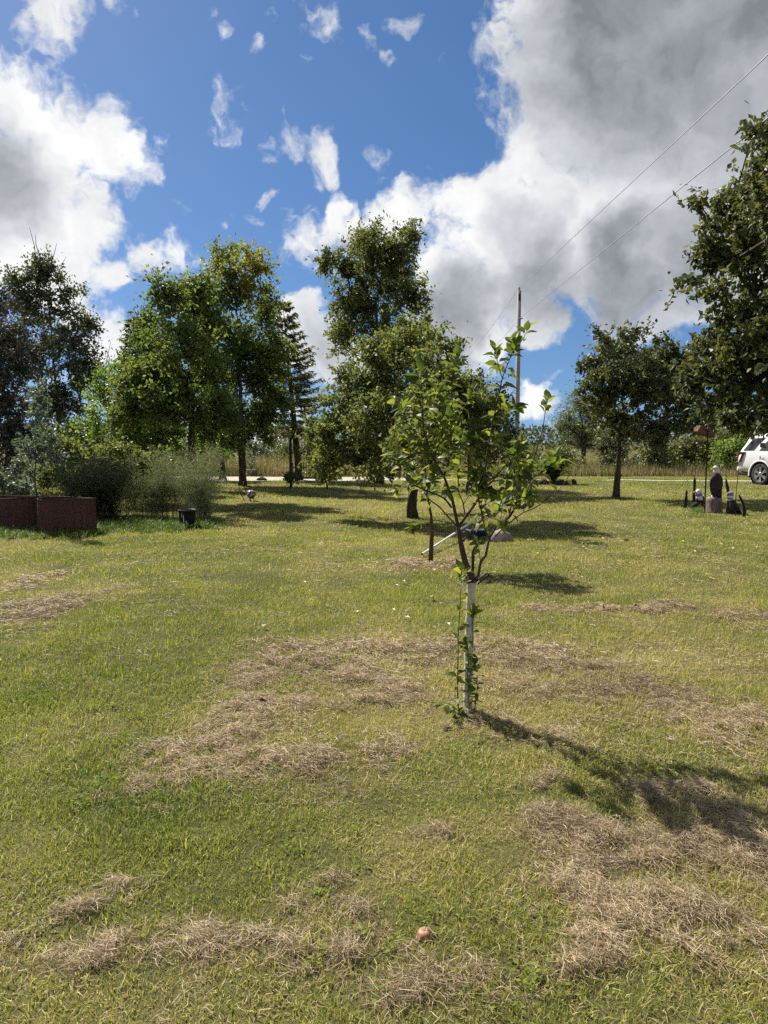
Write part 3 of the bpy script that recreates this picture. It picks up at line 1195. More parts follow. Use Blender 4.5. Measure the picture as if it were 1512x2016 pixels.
    # a few leaves stray into the gaps
    ns = int(len(C) * stray)
    if ns:
        pick = rng.integers(0, len(C), ns)
        C[pick] += rng.normal(0, spread_ * 1.2, (ns, 3))
    C[:, 2] = np.maximum(C[:, 2], base[2] + .06)
    n = len(C)
    nrm = rng.normal(0, 1, (n, 3)) + np.array([0, -.25, .75])
    ln = leaf[0] * rng.uniform(.55, 1.5, n)
    wd = leaf[1] * rng.uniform(.6, 1.5, n) * (ln / leaf[0]) ** .5
    if singles:
        # the leaves that show largest are objects of their own
        dist = C[:, 1] + .0 * C[:, 2]
        inview = np.abs(C[:, 0] / C[:, 1]) < .53
        score = np.where(inview, dist, 1e6) + rng.uniform(0, .5, n)
        ch = np.argsort(score)[:singles]
        mats_ = leaf_meshes(mat)
        for i in ch:
            put_leaf(mats_[int(rng.integers(0, len(mats_)))], C[i] - inv, AX[i], nrm[i], ln[i], root)
        mk = np.ones(n, bool); mk[ch] = False
        C, AX, TI, nrm, ln, wd = C[mk], AX[mk], TI[mk], nrm[mk], ln[mk], wd[mk]
    V, F, T = leaf_arrays(C - inv, AX, nrm, ln, wd, TI, detail)
    cr_ = link('crown', np_mesh('crown', V, [F], False, {'tint': T}), root, mat)
    cr_['kind'] = 'stuff'
    return root


_leafcache = {}


def leaf_mesh(name, ln, wd, fold, curl, twist):
    """one oval leaf with midrib fold, drooping tip and a short stalk, 1 unit long"""
    V, F = [], []
    st = [(.0, .02), (.14, .03), (.28, .30), (.5, .5), (.75, .38), (.92, .14), (1.0, .01)]
    for t, w in st:
        z = -curl * t * t
        tw = twist * t
        for s in (-1, 0, 1):
            y = s * w * wd
            zz = z + abs(s) * w * wd * fold
            V.append((t * ln, y * math.cos(tw) - (zz - z) * math.sin(tw), z + (zz - z) * math.cos(tw) + y * math.sin(tw)))
    for i in range(len(st) - 1):
        for k in range(2):
            a = i * 3 + k
            F.append((a, a + 1, a + 4, a + 3))
    me = bpy.data.meshes.new(name)
    me.from_pydata(V, [], F)
    me.polygons.foreach_set('use_smooth', [True] * len(F))
    me.update()
    return me


def leaf_meshes(mat):
    key = mat.name
    if key not in _leafcache:
        rr = random.Random(5)
        # an own-leaf material twin that varies from leaf to leaf
        m2 = own_leaf[key]
        _leafcache[key] = []
        for i in range(9):
            me = leaf_mesh('leaf', 1.0, rr.uniform(.48, .66), rr.uniform(.2, .85), rr.uniform(.05, .6), rr.uniform(-.8, .8))
            me.materials.append(m2)
            _leafcache[key].append(me)
    return _leafcache[key]


def put_leaf(me, c, ax, nrm, ln, root):
    ax = Vector(ax).normalized()
    nr = Vector(nrm)
    y = nr.cross(ax).normalized()
    z = ax.cross(y)
    M = Matrix((ax, y, z)).transposed().to_4x4()
    o = bpy.data.objects.new('leaf', me)
    o.matrix_basis = Matrix.Translation(Vector(c)) @ M @ Matrix.Scale(ln, 4)
    col.objects.link(o)
    o.parent = root
    return o


# leaf colours by kind of tree
own_leaf = {}


def leaf_kind(name, stops, trans=.4, tcol=(1.5, 1.7, .7), rough=.42, spec=.4):
    mm = leaf_mat(name, stops, trans, tcol, rough, False, spec)
    own_leaf[name] = leaf_mat(name + '_single', stops, trans, tcol, rough, True, spec)
    return mm


L_young = leaf_kind('young_apple_leaf', [(0, (.045, .068, .022)), (.35, (.095, .128, .034)), (.75, (.145, .172, .048)), (1, (.22, .225, .065))], .44, (1.725, 1.782, 0.632), .5, .22)
L_apple = leaf_kind('apple_leaf', [(0, (.055, .070, .030)), (.5, (.105, .122, .048)), (1, (.20, .20, .085))], .42, (1.75, 1.875, 0.812), .55, .2)
L_apple_dark = leaf_kind('dark_apple_leaf', [(0, (.038, .050, .026)), (.5, (.075, .090, .040)), (1, (.19, .19, .085))], .28, (1.75, 1.812, 0.812), .5, .25)
L_ash = leaf_kind('ash_leaf', [(0, (.064, .096, .032)), (.5, (.125, .158, .048)), (.8, (.23, .21, .06)), (1, (.36, .27, .07))], .44, (1.688, 1.75, 0.812), .55, .2)
L_tall = leaf_kind('tall_ash_leaf', [(0, (0.0572, 0.0754, 0.0338)), (0.5, (0.104, 0.1222, 0.0494)), (1, (0.208, 0.208, 0.0845))], .38, (1.688, 1.75, 0.812), .55, .2)
L_plum = leaf_kind('dusky_plum_leaf', [(0, (.045, .047, .040)), (.5, (.080, .080, .066)), (1, (.16, .155, .13))], .2, (1.32, 1.21, 1.1), .6, .15)
L_dim = leaf_kind('dull_green_leaf', [(0, (0.0486, 0.058, 0.0378)), (0.5, (0.0837, 0.0945, 0.054)), (1, (0.1755, 0.1823, 0.0945))], .3, (1.495, 1.552, 0.862), .55, .2)
L_lime = leaf_kind('lime_green_leaf', [(0, (0.06, 0.102, 0.0264)), (0.5, (0.12, 0.174, 0.042)), (1, (0.228, 0.264, 0.072))], .45, (1.68, 1.8, 0.78))
L_olive = leaf_kind('olive_leaf', [(0, (0.066, 0.0825, 0.0352)), (0.5, (0.1265, 0.143, 0.0605)), (1, (0.231, 0.22, 0.0935))], .38, (1.43, 1.54, 0.88))
L_weed = leaf_kind('weedy_leaf', [(0, (0.055, 0.075, 0.025)), (0.5, (0.12, 0.13, 0.045)), (1, (0.26, 0.2, 0.08))], .38, (1.43, 1.485, 0.825))
L_pale = leaf_kind('silvery_leaf', [(0, (.07, .09, .07)), (.5, (.13, .16, .12)), (1, (.22, .25, .19))], .38, (1.2, 1.3, .9))
L_needle = leaf_kind('spruce_needles', [(0, (.032, .046, .024)), (.5, (.075, .092, .038)), (1, (.25, .24, .065))], .34, (1.68, 1.68, 0.84))
L_fern = leaf_kind('asparagus_fern', [(0, (.085, .105, .068)), (.5, (.15, .172, .11)), (1, (.26, .275, .17))], .3, (1.3, 1.4, .8), .8, .05)

# --- the row of trees on the left
tree('plum_tree', 'dusky dark purplish tree at the far left edge, behind the rusty red planter rings', 23.0, -25, [(-22, 840), (-18, 700)],
     [(-15, 690, 75, 90), (20, 790, 75, 85), (-30, 610, 60, 60), (10, 890, 70, 60), (35, 690, 48, 62), (-60, 780, 70, 110), (45, 850, 50, 55), (20, 930, 60, 30)],
     1, L_plum, (.09, .06), 270, 78, .20, .14, bark=m_bark, minfrac=.2)
tree('aspen_tree', 'tall dull green tree with dead twigs on top, left of the two ashes', 30.0, 118, [(115, 840), (105, 700), (92, 560)],
     [(92, 545, 50, 50), (60, 590, 45, 60), (130, 590, 45, 45), (30, 560, 45, 50), (75, 680, 75, 75), (150, 700, 55, 70), (178, 640, 28, 40), (120, 800, 80, 70), (180, 740, 24, 50)],
     2, L_dim, (.11, .075), 320, 56, .22, .12, minfrac=.25, bare=[(72, 520, 58, 448), (80, 510, 70, 462), (120, 560, 130, 505), (185, 760, 195, 650), (100, 520, 112, 478)])
tree('box_elder_tree', 'bushy light green tree between the dull tall tree and the first ash', 25.0, 238, [(238, 880), (240, 800)],
     [(230, 765, 55, 55), (290, 770, 50, 55), (200, 840, 55, 50), (300, 850, 60, 40), (255, 840, 60, 50), (330, 790, 40, 50), (160, 870, 44, 44), (350, 850, 60, 46), (400, 850, 44, 42), (270, 890, 60, 34), (200, 900, 50, 30)],
     3, L_lime, (.10, .065), 280, 60, .21, .10, minfrac=.2, bare=[(205, 760, 218, 672), (212, 740, 240, 690), (214, 720, 208, 684)], tint=(.42, .22))
tree('ash_tree', 'spreading green ash with a forked dark trunk, behind the feathery asparagus', 20.0, 379, [(378, 900), (378, 790), (384, 700), (372, 620)],
     [(328, 575, 34, 40), (378, 585, 42, 42), (300, 660, 48, 50), (258, 775, 36, 40), (245, 820, 34, 34), (360, 680, 70, 60), (405, 640, 50, 60), (310, 745, 60, 45), (400, 740, 65, 60), (350, 800, 95, 42), (425, 815, 50, 46), (285, 800, 48, 40), (265, 740, 36, 40), (420, 870, 26, 24)],
     4, L_ash, (.10, .056), 440, 64, .18, .12, minfrac=.42, tint=(.30, .13))
tree('ash_tree', 'taller ash with yellowing top, its straight trunk left of the hanging-leg garden ball', 26.7, 476, [(476, 880), (474, 760), (468, 640), (460, 530)],
     [(440, 512, 36, 38, .34), (505, 522, 36, 40, .34), (470, 570, 62, 46, .24), (520, 600, 36, 45, .1), (440, 650, 55, 65), (500, 680, 60, 65), (455, 740, 70, 55, -.08), (520, 760, 50, 50, -.08), (440, 815, 60, 48, -.12), (505, 835, 52, 45, -.12), (415, 590, 30, 50, .1), (450, 865, 40, 22, -.12), (540, 800, 30, 40, -.1), (545, 700, 24, 50)],
     5, L_ash, (.11, .064), 440, 68, .21, .13, minfrac=.34, tint=(.30, .13))
tree('elm_tree', 'small tree with a slim trunk on the drive edge, left of the taller ash trunk', 30.6, 438, [(436, 900), (432, 840)],
     [(430, 850, 36, 30), (405, 860, 28, 28), (455, 870, 25, 22)], 6, L_apple, (.10, .06), 70, 45, .24, .13, minfrac=.5)
tree('ash_tree', 'tallest dark ash rising behind the leafy apple tree', 28.0, 748, [(748, 850), (745, 700), (740, 600), (760, 500)],
     [(745, 490, 55, 50), (805, 462, 30, 32), (715, 470, 26, 30), (690, 525, 40, 42), (645, 520, 22, 24), (760, 570, 65, 55), (700, 600, 55, 50), (815, 585, 30, 40), (680, 660, 34, 45), (760, 660, 60, 50), (825, 660, 22, 40), (790, 510, 45, 40)],
     7, L_tall, (.12, .062), 360, 62, .20, .14, minfrac=.4)

# --- fruit trees on the lawn
tree('apple_tree', 'broad leafy apple tree in mid lawn with a short dark trunk and wide shade', 15.5, 813, [(813, 960), (808, 905), (790, 820), (780, 740)],
     [(745, 745, 80, 62), (690, 790, 68, 62), (790, 690, 55, 45), (840, 740, 62, 62), (770, 830, 100, 70), (660, 860, 52, 55), (860, 840, 62, 62), (720, 895, 66, 46), (640, 900, 34, 46), (690, 935, 18, 22), (655, 935, 16, 20), (760, 920, 50, 28), (850, 905, 45, 30), (620, 850, 26, 36), (805, 655, 35, 30), (845, 640, 14, 30), (895, 690, 12, 34), (885, 750, 55, 55), (925, 800, 50, 60), (945, 860, 45, 45), (860, 665, 32, 36), (740, 690, 60, 46), (975, 810, 30, 40)],
     8, L_apple, (.078, .046), 640, 50, .12, .10, minfrac=.35, detail=0, r_tip=.004)
tree('apple_tree', 'dark leaved apple tree behind the young tree, left of the utility pole', 22.0, 925, [(925, 900), (930, 830)],
     [(945, 830, 52, 52), (900, 820, 40, 50), (980, 800, 30, 45), (960, 890, 45, 25), (940, 770, 40, 35), (1000, 860, 22, 35)],
     9, L_apple_dark, (.085, .055), 190, 42, .16, .09, minfrac=.25)
tree('apple_tree', 'dark apple tree with ivy-hung trunk, left of the feeder pole', 21.0, 1216, [(1217, 920), (1221, 850), (1228, 770)],
     [(1215, 715, 48, 48), (1185, 770, 44, 50), (1265, 745, 55, 58), (1310, 770, 58, 62), (1215, 830, 52, 40), (1290, 840, 60, 36), (1190, 680, 28, 26), (1240, 660, 16, 34), (1280, 650, 10, 34), (1350, 790, 46, 56), (1160, 725, 20, 20), (1340, 720, 50, 40), (1300, 700, 40, 34), (1380, 830, 40, 26)],
     10, L_apple_dark, (.09, .06), 400, 58, .14, .09, minfrac=.42, detail=0)
tree('apple_tree', 'big near apple tree with glossy dark leaves reaching in from the right edge', 10.2, 1690, [(1680, 860), (1670, 700), (1640, 560), (1620, 420)],
     [(1485, 370, 52, 52), (1440, 420, 42, 36), (1475, 275, 14, 42), (1512, 280, 20, 40), (1420, 500, 58, 36), (1370, 540, 34, 18), (1480, 500, 75, 70), (1560, 380, 90, 110), (1430, 590, 42, 30), (1500, 620, 80, 70), (1400, 690, 62, 48), (1460, 720, 80, 60), (1360, 740, 46, 42), (1430, 800, 60, 34), (1520, 790, 80, 40), (1620, 620, 130, 190), (1720, 500, 120, 190), (1400, 460, 26, 18), (1370, 400, 16, 20), (1340, 560, 20, 14), (1390, 760, 50, 46), (1470, 660, 70, 60), (1480, 820, 60, 26)],
     12, L_apple_dark, (.085, .05), 640, 50, .10, .17, minfrac=.2, detail=1, singles=300, r_tip=.004)
tree('sapling', 'thin staked sapling in mid lawn, standing in a ring of dry clippings', 9.6, 849, [(848, 1050), (843, 980), (836, 920), (845, 850)],
     [(800, 870, 45, 48), (850, 850, 42, 55), (820, 800, 36, 45), (780, 900, 30, 30), (870, 800, 28, 45), (845, 760, 20, 35), (890, 870, 28, 40)],
     13, L_apple, (.065, .042), 120, 16, .075, .024, minfrac=.45, detail=1, r_tip=.003, bark=m_bark_young, tint=(.66, .2), stray=.02)

# --- trees and shrubs beyond the drive
bgk = 'shrubs and trees beyond the drive'
tree('willow_tree', 'pale olive willow beyond the drive, left of the dark apple tree', 43.0, 1150, [(1148, 870), (1145, 820)],
     [(1135, 790, 30, 28), (1165, 810, 36, 40), (1115, 830, 26, 34), (1150, 860, 42, 34), (1190, 860, 34, 34), (1190, 790, 24, 28)],
     14, L_olive, (.15, .05), 190, 50, .34, .18, bgk, tint=(.5, .2))
SHR = [
    (1110, 905, 30, 22, 41, 'olive', 'low olive shrub at the left foot of the pale willow'),
    (1205, 880, 36, 34, 39, 'dim', 'dim green shrub showing just right of the dark apple trunk'),
    (1290, 885, 40, 34, 37, 'needle', 'dark juniper-like shrub right of the dark apple trunk, at the meadow edge'),
    (1345, 885, 36, 34, 40, 'weed', 'yellowish weedy shrub behind the thin rods of the eagle group'),
    (1395, 880, 34, 40, 41, 'weed', 'straggly weedy shrub behind the feeder pole'),
    (1430, 890, 30, 28, 38, 'lime', 'bright green young pine-like shrub left of the white car'),
    (1440, 850, 36, 34, 43, 'olive', 'tall olive shrub above the bright green one left of the car'),
    (1490, 850, 44, 44, 42, 'weed', 'reddish-tipped weedy shrub right behind the white car'),
    (1400, 845, 30, 26, 45, 'dim', 'dull shrub top under the dark apple foliage, behind the rusty feeder'),
    (1560, 850, 50, 44, 42, 'olive', 'olive shrub beyond the right edge behind the car'),
    (1050, 895, 34, 14, 47, 'weed', 'low weedy shrub on the horizon right of the utility pole'),
    (980, 895, 34, 18, 47, 'olive', 'low olive shrub on the horizon behind the dark apple tree'),
    (890, 895, 40, 20, 48, 'weed', 'low shrub on the horizon behind the mid-lawn apple trunk'),
    (620, 890, 34, 26, 46, 'dim', 'dull far shrub behind the garden arbour'),
    (560, 880, 40, 30, 50, 'olive', 'olive far shrub between the spruce trunk and the ash trunk'),
    (510, 890, 32, 24, 47, 'pale', 'silvery far shrub above the pot by the drive'),
    (420, 890, 44, 30, 45, 'lime', 'light green far shrub left of the slim drive-edge trunk'),
    (690, 892, 40, 22, 48, 'weed', 'weedy far shrub under the apple tree crown'),
    (780, 892, 44, 22, 50, 'olive', 'olive far shrub behind the apple tree trunk'),
    (340, 890, 50, 40, 38, 'dim', 'dull shrub in the gap behind the asparagus'),
]
KM = {'olive': L_olive, 'dim': L_dim, 'needle': L_needle, 'weed': L_weed, 'lime': L_lime, 'pale': L_pale}
for i, (px, py, rx, ry, D, kd, lab) in enumerate(SHR):
    rs = random.Random(200 + i)
    lb = [(px + rs.uniform(-.5, .5) * rx, py + rs.uniform(-.35, .5) * ry, rx * rs.uniform(.45, .7), ry * rs.uniform(.5, .75)) for _ in range(6)]
    lb.append((px, py + ry * .7, rx * .9, ry * .6))
    tree('shrub', lab, D, px, [(px, py + ry * .4)], lb, 300 + i, KM[kd], (.13, .07), 85, 42, .24, .06, bgk, minfrac=.1, cat='shrub', shell=.6)

rng = np.random.default_rng(78)
Wx, Wc = [], []
for i in range(150):
    D = rng.uniform(35.2, 46)
    x0 = rng.uniform(-.56, .56) * D
    if D < np.interp(x0, *zip(*edge_n)) + .8: continue
    hgt, m_ = rng.uniform(.35, 1.25), int(rng.integers(40, 130))
    z_ = hgt * rng.uniform(.05, 1, m_)
    Wx.append(np.stack([x0 + rng.normal(0, .22 + .12 * hgt, m_), D + rng.normal(0, .22, m_), z_], -1))
    Wc.append(np.clip(rng.choice([.15, .35, .6, .85]) + rng.normal(0, .14, m_), 0, 1))
Wx, Wc = np.concatenate(Wx), np.concatenate(Wc)
V, F, T = leaf_arrays(Wx, rng.normal(0, 1, Wx.shape) + np.array([0, 0, .5]), rng.normal(0, 1, Wx.shape), rng.uniform(.07, .16, len(Wx)), rng.uniform(.03, .06, len(Wx)), Wc, 0)
link('meadow_weeds', np_mesh('meadow_weeds', V, [F], False, {'tint': T}), None, L_weed)['kind'] = 'stuff'

# a far wood closes the horizon
rng = np.random.default_rng(77)
n = 30000
X = rng.uniform(-190, 190, n)
Yw = 125 + 25 * rng.uniform(0, 1, n)
top = 2.6 + 3.8 * fbm(X * .06, X * 0 + 3, 8, 4)
Z = top * rng.uniform(0, 1, n) ** .75
Cn = np.stack([X, Yw, Z], -1)
V, F, T = leaf_arrays(Cn, rng.normal(0, 1, (n, 3)), rng.normal(0, 1, (n, 3)) + np.array([0, -.3, .8]), rng.uniform(.5, 1.0, n), rng.uniform(.35, .7, n), np.clip(.45 + .8 * (fbm(X * .15, Z * .3, 9, 3) - .5) + rng.normal(0, .15, n), 0, 1), 0)
fw = link('far_wood', np_mesh('far_wood', V, [F], False, {'tint': T}), None, L_dim)
fw['kind'] = 'stuff'


# ------------------------------------------------------------------ spruces
def spruce(label, D, px_base, px_top, py_top, half_px, seed, tint=.45, first=1.0):
    rng = np.random.default_rng(seed)
    k = D / FPX
    base = np.array([at(px_base, HORIZON, D).x, D, 0.0])
    topp = np.array(at(px_top, py_top, D))
    H = topp[2]
    R0 = half_px * k
    root = empty('spruce_tree', tuple(base))
    tag(root, label, 'tree')
    axis = lambda z: np.array([(topp[0] - base[0]) * z / H, 0, z])
    zs = np.linspace(0, H, 24)
    MB().tube([axis(z) for z in zs], [max(.012, .17 * (1 - z / H)) for z in zs], 8).build('trunk', m_bark, root, True)
    C, AX, NR, LN, WD, TI = [], [], [], [], [], []
    lm = MB()
    z = first
    while z < H - .15:
        f = 1 - z / H
        nb = int(rng.integers(5, 8))
        a0 = rng.uniform(0, 6.28)
        for b_ in range(nb):
            if rng.uniform() < .13:
                continue
            a = a0 + 6.283 * b_ / nb + rng.normal(0, .2)
            Lb = R0 * (f ** .75) * rng.uniform(.6, 1.15) + .12
            d = np.array([math.cos(a), math.sin(a), 0])
            p0 = axis(z + rng.normal(0, .05))
            up0 = .35 * (1 - f) + .02
            pts = []
            for t in np.linspace(0, 1, 7):
                pts.append(p0 + d * Lb * t + np.array([0, 0, Lb * (up0 * t - .38 * t * t * f + .18 * t ** 3)]))
            lm.tube(pts, [max(.006, .025 * f * (1 - t) + .005) for t in np.linspace(0, 1, 7)], 4, cap=False)
            m_ = int(34 + 85 * Lb)
            t = rng.uniform(.12, 1.0, m_)
            seg = np.array(pts)
            q = np.stack([np.interp(t * 6, range(7), seg[:, j]) for j in range(3)], -1)
            sd_ = rng.choice([-1, 1], m_)
            perp = np.array([-d[1], d[0], 0])
            tw = (.10 + .30 * Lb * (1 - t)) * rng.uniform(.3, 1, m_)
            out = perp * sd_[:, None] * .9 + d * .65 + np.array([0, 0, -.35])
            q = q + unit(out) * (tw * rng.uniform(0, 1, m_))[:, None]
            C.append(q); AX.append(out + rng.normal(0, .35, (m_, 3))); NR.append(np.tile([0, 0, 1.0], (m_, 1)) + rng.normal(0, .4, (m_, 3)))
            LN.append(rng.uniform(.12, .26, m_)); WD.append(rng.uniform(.035, .075, m_))
            TI.append(np.clip(tint + (.35 if rng.uniform() < .12 else 0) + rng.normal(0, .18, m_), 0, 1))
        z += rng.uniform(.20, .34)
    ob = lm.build('limbs', m_bark, root)
    ob['kind'] = 'stuff'
    V, F, T = leaf_arrays(np.concatenate(C), np.concatenate(AX), np.concatenate(NR), np.concatenate(LN), np.concatenate(WD), np.concatenate(TI), 0)
    cr_ = link('crown', np_mesh('crown', V, [F], False, {'tint': T}), root, L_needle)
    cr_['kind'] = 'stuff'
    return root


spruce('open-branched spruce with a bare trunk behind the garden arbour', 31.0, 589, 556, 590, 100, 21, .68, 1.9)
spruce('dark spruce peeping out left of the forked ash crown', 34.0, 268, 264, 618, 60, 22, .3, 1.0)

# ------------------------------------------------------------------ the young apple tree in the foreground
YD = 4.26
yt_base = Vector((at(921, HORIZON, YD).x, YD, 0.0))
yt_base.z = float(height(np.array([yt_base.x]), np.array([YD]))[0])
yt = empty('young_apple_tree', tuple(yt_base))
tag(yt, 'nearest tree, a young apple with white trunk guard and large bright leaves', 'tree')
m_guard = simple('white_plastic_guard', (.56, .54, .50), (.24, .21, .17), 16, .7, bmp=.25, spec=.25, lo=.35, hi=.8, detail=8)
m_tie = simple('black_rubber_tie', (.012, .010, .010), (.022, .016, .014), 20, .5, spec=.4)
yr = np.random.default_rng(42)


def yp(px, py, dy=0.0):
    return np.array(at(px, py, YD + dy)) - np.array(yt_base)


def ypath(pts, dy0=0.0, dy1=0.0):
    n = len(pts)
    return [yp(px, py, dy0 + (dy1 - dy0) * i / max(1, n - 1)) for i, (px, py) in enumerate(pts)]


def smooth_path(P, sub=4):
    P = [np.array(p, float) for p in P]
    out = []
    for i in range(len(P) - 1):
        p0, p1, p2, p3 = P[max(i - 1, 0)], P[i], P[i + 1], P[min(i + 2, len(P) - 1)]
        for k in range(sub):
            t = k / sub
            out.append(.5 * ((2 * p1) + (-p0 + p2) * t + (2 * p0 - 5 * p1 + 4 * p2 - p3) * t * t + (-p0 + 3 * p1 - 3 * p2 + p3) * t ** 3))
    out.append(P[-1])
    return out


# trunk inside its guard, then the guard with its spiral lap
tr_pts = smooth_path(ypath([(921, 1424), (921, 1380), (923, 1300), (925, 1220), (928, 1150), (927, 1132), (917, 1110), (909, 1078), (904, 1050), (902, 1036)]), 3)
MB().tube(tr_pts, list(np.interp(np.linspace(0, 1, len(tr_pts)), [0, .1, .62, .75, 1], [.030, .021, .019, .0165, .0115])), 10).build('trunk', m_bark_young, yt, True)
gp = smooth_path(ypath([(921, 1412), (922, 1340), (924, 1250), (928, 1146)]), 24)
gr = []
for i in range(len(gp)):
    z = i / (len(gp) - 1)
    saw = (z * 9.0) % 1.0
    gr.append(.0262 - .0022 * z + .0030 * saw)
gm = MB().tube(gp, gr, 18, cap=False)
gm.tube([gp[-1], gp[-1] + np.array([0, 0, -.004])], [gr[-1], .017], 18, cap=False)
gmo = gm.build('trunk_guard', m_guard, yt, True)
gmo['label'] = 'white plastic trunk guard with overlapping spiral laps'
tp0 = gp[-1]
tie = MB()
ring = [tp0 + np.array([math.cos(a) * .027 + .004, math.sin(a) * .027, .006 + .012 * math.cos(a + .6)]) for a in np.linspace(0, 6.283, 18)]
tie.tube(ring, .0075, 6, cap=False)
tail = smooth_path([tp0 + np.array(q) for q in ((.02, -.02, .0), (.05, -.03, .035), (.085, -.03, .055), (.10, -.02, .045), (.07, -.02, .022), (.035, -.02, -.01))], 4)
tie.tube(tail, .0045, 5)
tie.build('tie', m_tie, yt, True)
MB().tube(smooth_path([yp(930, 1130, .03), yp(931, 1105, .05), yp(932, 1086, .06), yp(938, 1075, .05)]), [.010] * 13, 7).build('pruned_stub', m_bark, yt, True)

BR = [  # photograph trace, depth at start and end (m), radius at start and end, leaves along it, tip leaves, leaf size
    ([(902, 1038), (895, 1005), (890, 982), (883, 963), (874, 939), (853, 902), (842, 872), (834, 846), (832, 809), (830, 765), (828, 735)], 0, -.10, .0105, .0022, 34, 9, .080),
    ([(889, 999), (874, 981), (853, 971), (819, 957), (803, 948), (790, 925), (776, 890)], 0, -.20, .006, .0018, 26, 8, .068),
    ([(844, 878), (822, 858), (802, 830), (790, 800)], -.06, -.16, .0036, .0016, 16, 7, .068),
    ([(887, 830), (915, 800), (930, 770)], .04, .16, .003, .0015, 10, 6, .062),
    ([(900, 1036), (880, 1015), (865, 998), (844, 982), (832, 962), (815, 915), (806, 880), (800, 850)], 0, .18, .005, .0018, 26, 7, .062),
    ([(874, 939), (880, 916), (887, 893), (888, 860), (887, 825), (887, 792), (891, 746), (893, 716)], -.03, .08, .0065, .002, 30, 7, .074),
    ([(903, 1037), (917, 1017), (943, 981), (952, 962), (968, 949), (989, 923), (1008, 903), (1024, 880)], 0, -.16, .0095, .002, 24, 7, .068),
    ([(953, 960), (955, 923), (959, 895), (970, 832), (977, 800), (983, 772), (991, 738), (1004, 705), (1014, 672)], -.07, -.05, .006, .002, 28, 9, .078),
    ([(989, 745), (980, 715), (974, 690)], -.06, -.10, .003, .0015, 6, 6, .062),
    ([(917, 1017), (914, 1005), (911, 988), (902, 963), (905, 920), (910, 880)], 0, .20, .005, .0018, 22, 6, .064),
    ([(901, 1047), (875, 1047), (845, 1044), (826, 1042), (812, 1036)], 0, -.22, .0032, .0018, 0, 9, .066),
    ([(912, 1066), (932, 1039), (943, 1028), (957, 1022), (975, 1008), (990, 985)], 0, .12, .005, .002, 14, 6, .066),
    ([(930, 1140), (941, 1132), (946, 1108), (956, 1093), (959, 1079), (963, 1062), (971, 1047), (983, 1031), (1002, 1019), (1014, 1000), (1022, 982), (1032, 960), (1040, 946), (1059, 935), (1075, 920), (1092, 893)], 0, .10, .0095, .0024, 26, 10, .070),
    ([(1040, 946), (1043, 925), (1052, 900), (1063, 862), (1069, 841), (1074, 807), (1077, 790)], .04, .02, .0042, .0018, 0, 8, .062),
    ([(976, 1055), (990, 1041), (1011, 1023), (1030, 1009), (1043, 1004), (1059, 996), (1083, 977), (1094, 970), (1114, 947), (1124, 925)], 0, -.22, .0048, .0015, 5, 0, .06),
    ([(1030, 1009), (1034, 992), (1036, 975)], -.06, -.1, .0028, .0015, 2, 6, .066),
    ([(1002, 1019), (1008, 985), (1012, 945), (1022, 905), (1026, 870)], .05, .2, .004, .0018, 18, 6, .068),
    ([(963, 1062), (955, 1040), (948, 1010), (940, 975), (938, 940)], 0, -.2, .0042, .0018, 20, 6, .07),
    ([(946, 1108), (944, 1090), (940, 1070)], 0, -.06, .003, .0015, 3, 5, .066),
    ([(952, 962), (940, 930), (930, 900), (926, 870)], -.07, -.22, .004, .0016, 20, 6, .064),
    ([(853, 902), (866, 870), (872, 840), (870, 800)], -.06, -.2, .0036, .0016, 20, 6, .07),
    ([(968, 949), (985, 945), (1010, 940), (1040, 925)], -.1, -.26, .0036, .0016, 18, 6, .066),
]
LEAVES = []     # (position, axis, normal, length)


def twig_leaves(path, n, tips, size, start=.3):
    P = np.array(path)
    seg = np.linalg.norm(np.diff(P, axis=0), axis=1)
    s = np.concatenate([[0], np.cumsum(seg)])
    for i in range(n):
        t = (start + (1 - start) * (i + yr.uniform(.1, .9)) / n) * s[-1]
        q = np.array([np.interp(t, s, P[:, j]) for j in range(3)])
        d = np.array([np.interp(min(t + .02, s[-1]), s, P[:, j]) for j in range(3)]) - q
        d = d / max(np.linalg.norm(d), 1e-6)
        a = i * 2.4 + yr.normal(0, .4)
        ref = np.array([1.0, 0, 0]) if abs(d[0]) < .8 else np.array([0, 1.0, 0])
        u = np.cross(d, ref); u /= np.linalg.norm(u)
        w = np.cross(d, u)
        o = u * math.cos(a) + w * math.sin(a)
        ax = o * yr.uniform(.75, 1.0) + d * yr.uniform(.2, .7) + np.array([0, 0, yr.uniform(-.35, .15)])
        LEAVES.append((q, ax, d + np.array([0, 0, .8]) + yr.normal(0, .28, 3), size * yr.uniform(.75, 1.25)))
    e = P[-1]
    d = P[-1] - P[-2]
    d /= max(np.linalg.norm(d), 1e-6)
    for i in range(tips):
        a = i * 2.4 + yr.normal(0, .3)
        ref = np.array([1.0, 0, 0]) if abs(d[0]) < .8 else np.array([0, 1.0, 0])
        u = np.cross(d, ref); u /= np.linalg.norm(u)
        w = np.cross(d, u)
        k = yr.uniform(.35, 1.1) if i else .1
        ax = d * 1.0 + (u * math.cos(a) + w * math.sin(a)) * k
        LEAVES.append((e - d * .012 * i, ax, d * -.2 + np.array([0, -.3, 1.0]) + yr.normal(0, .3, 3), size * yr.uniform(.85, 1.35)))


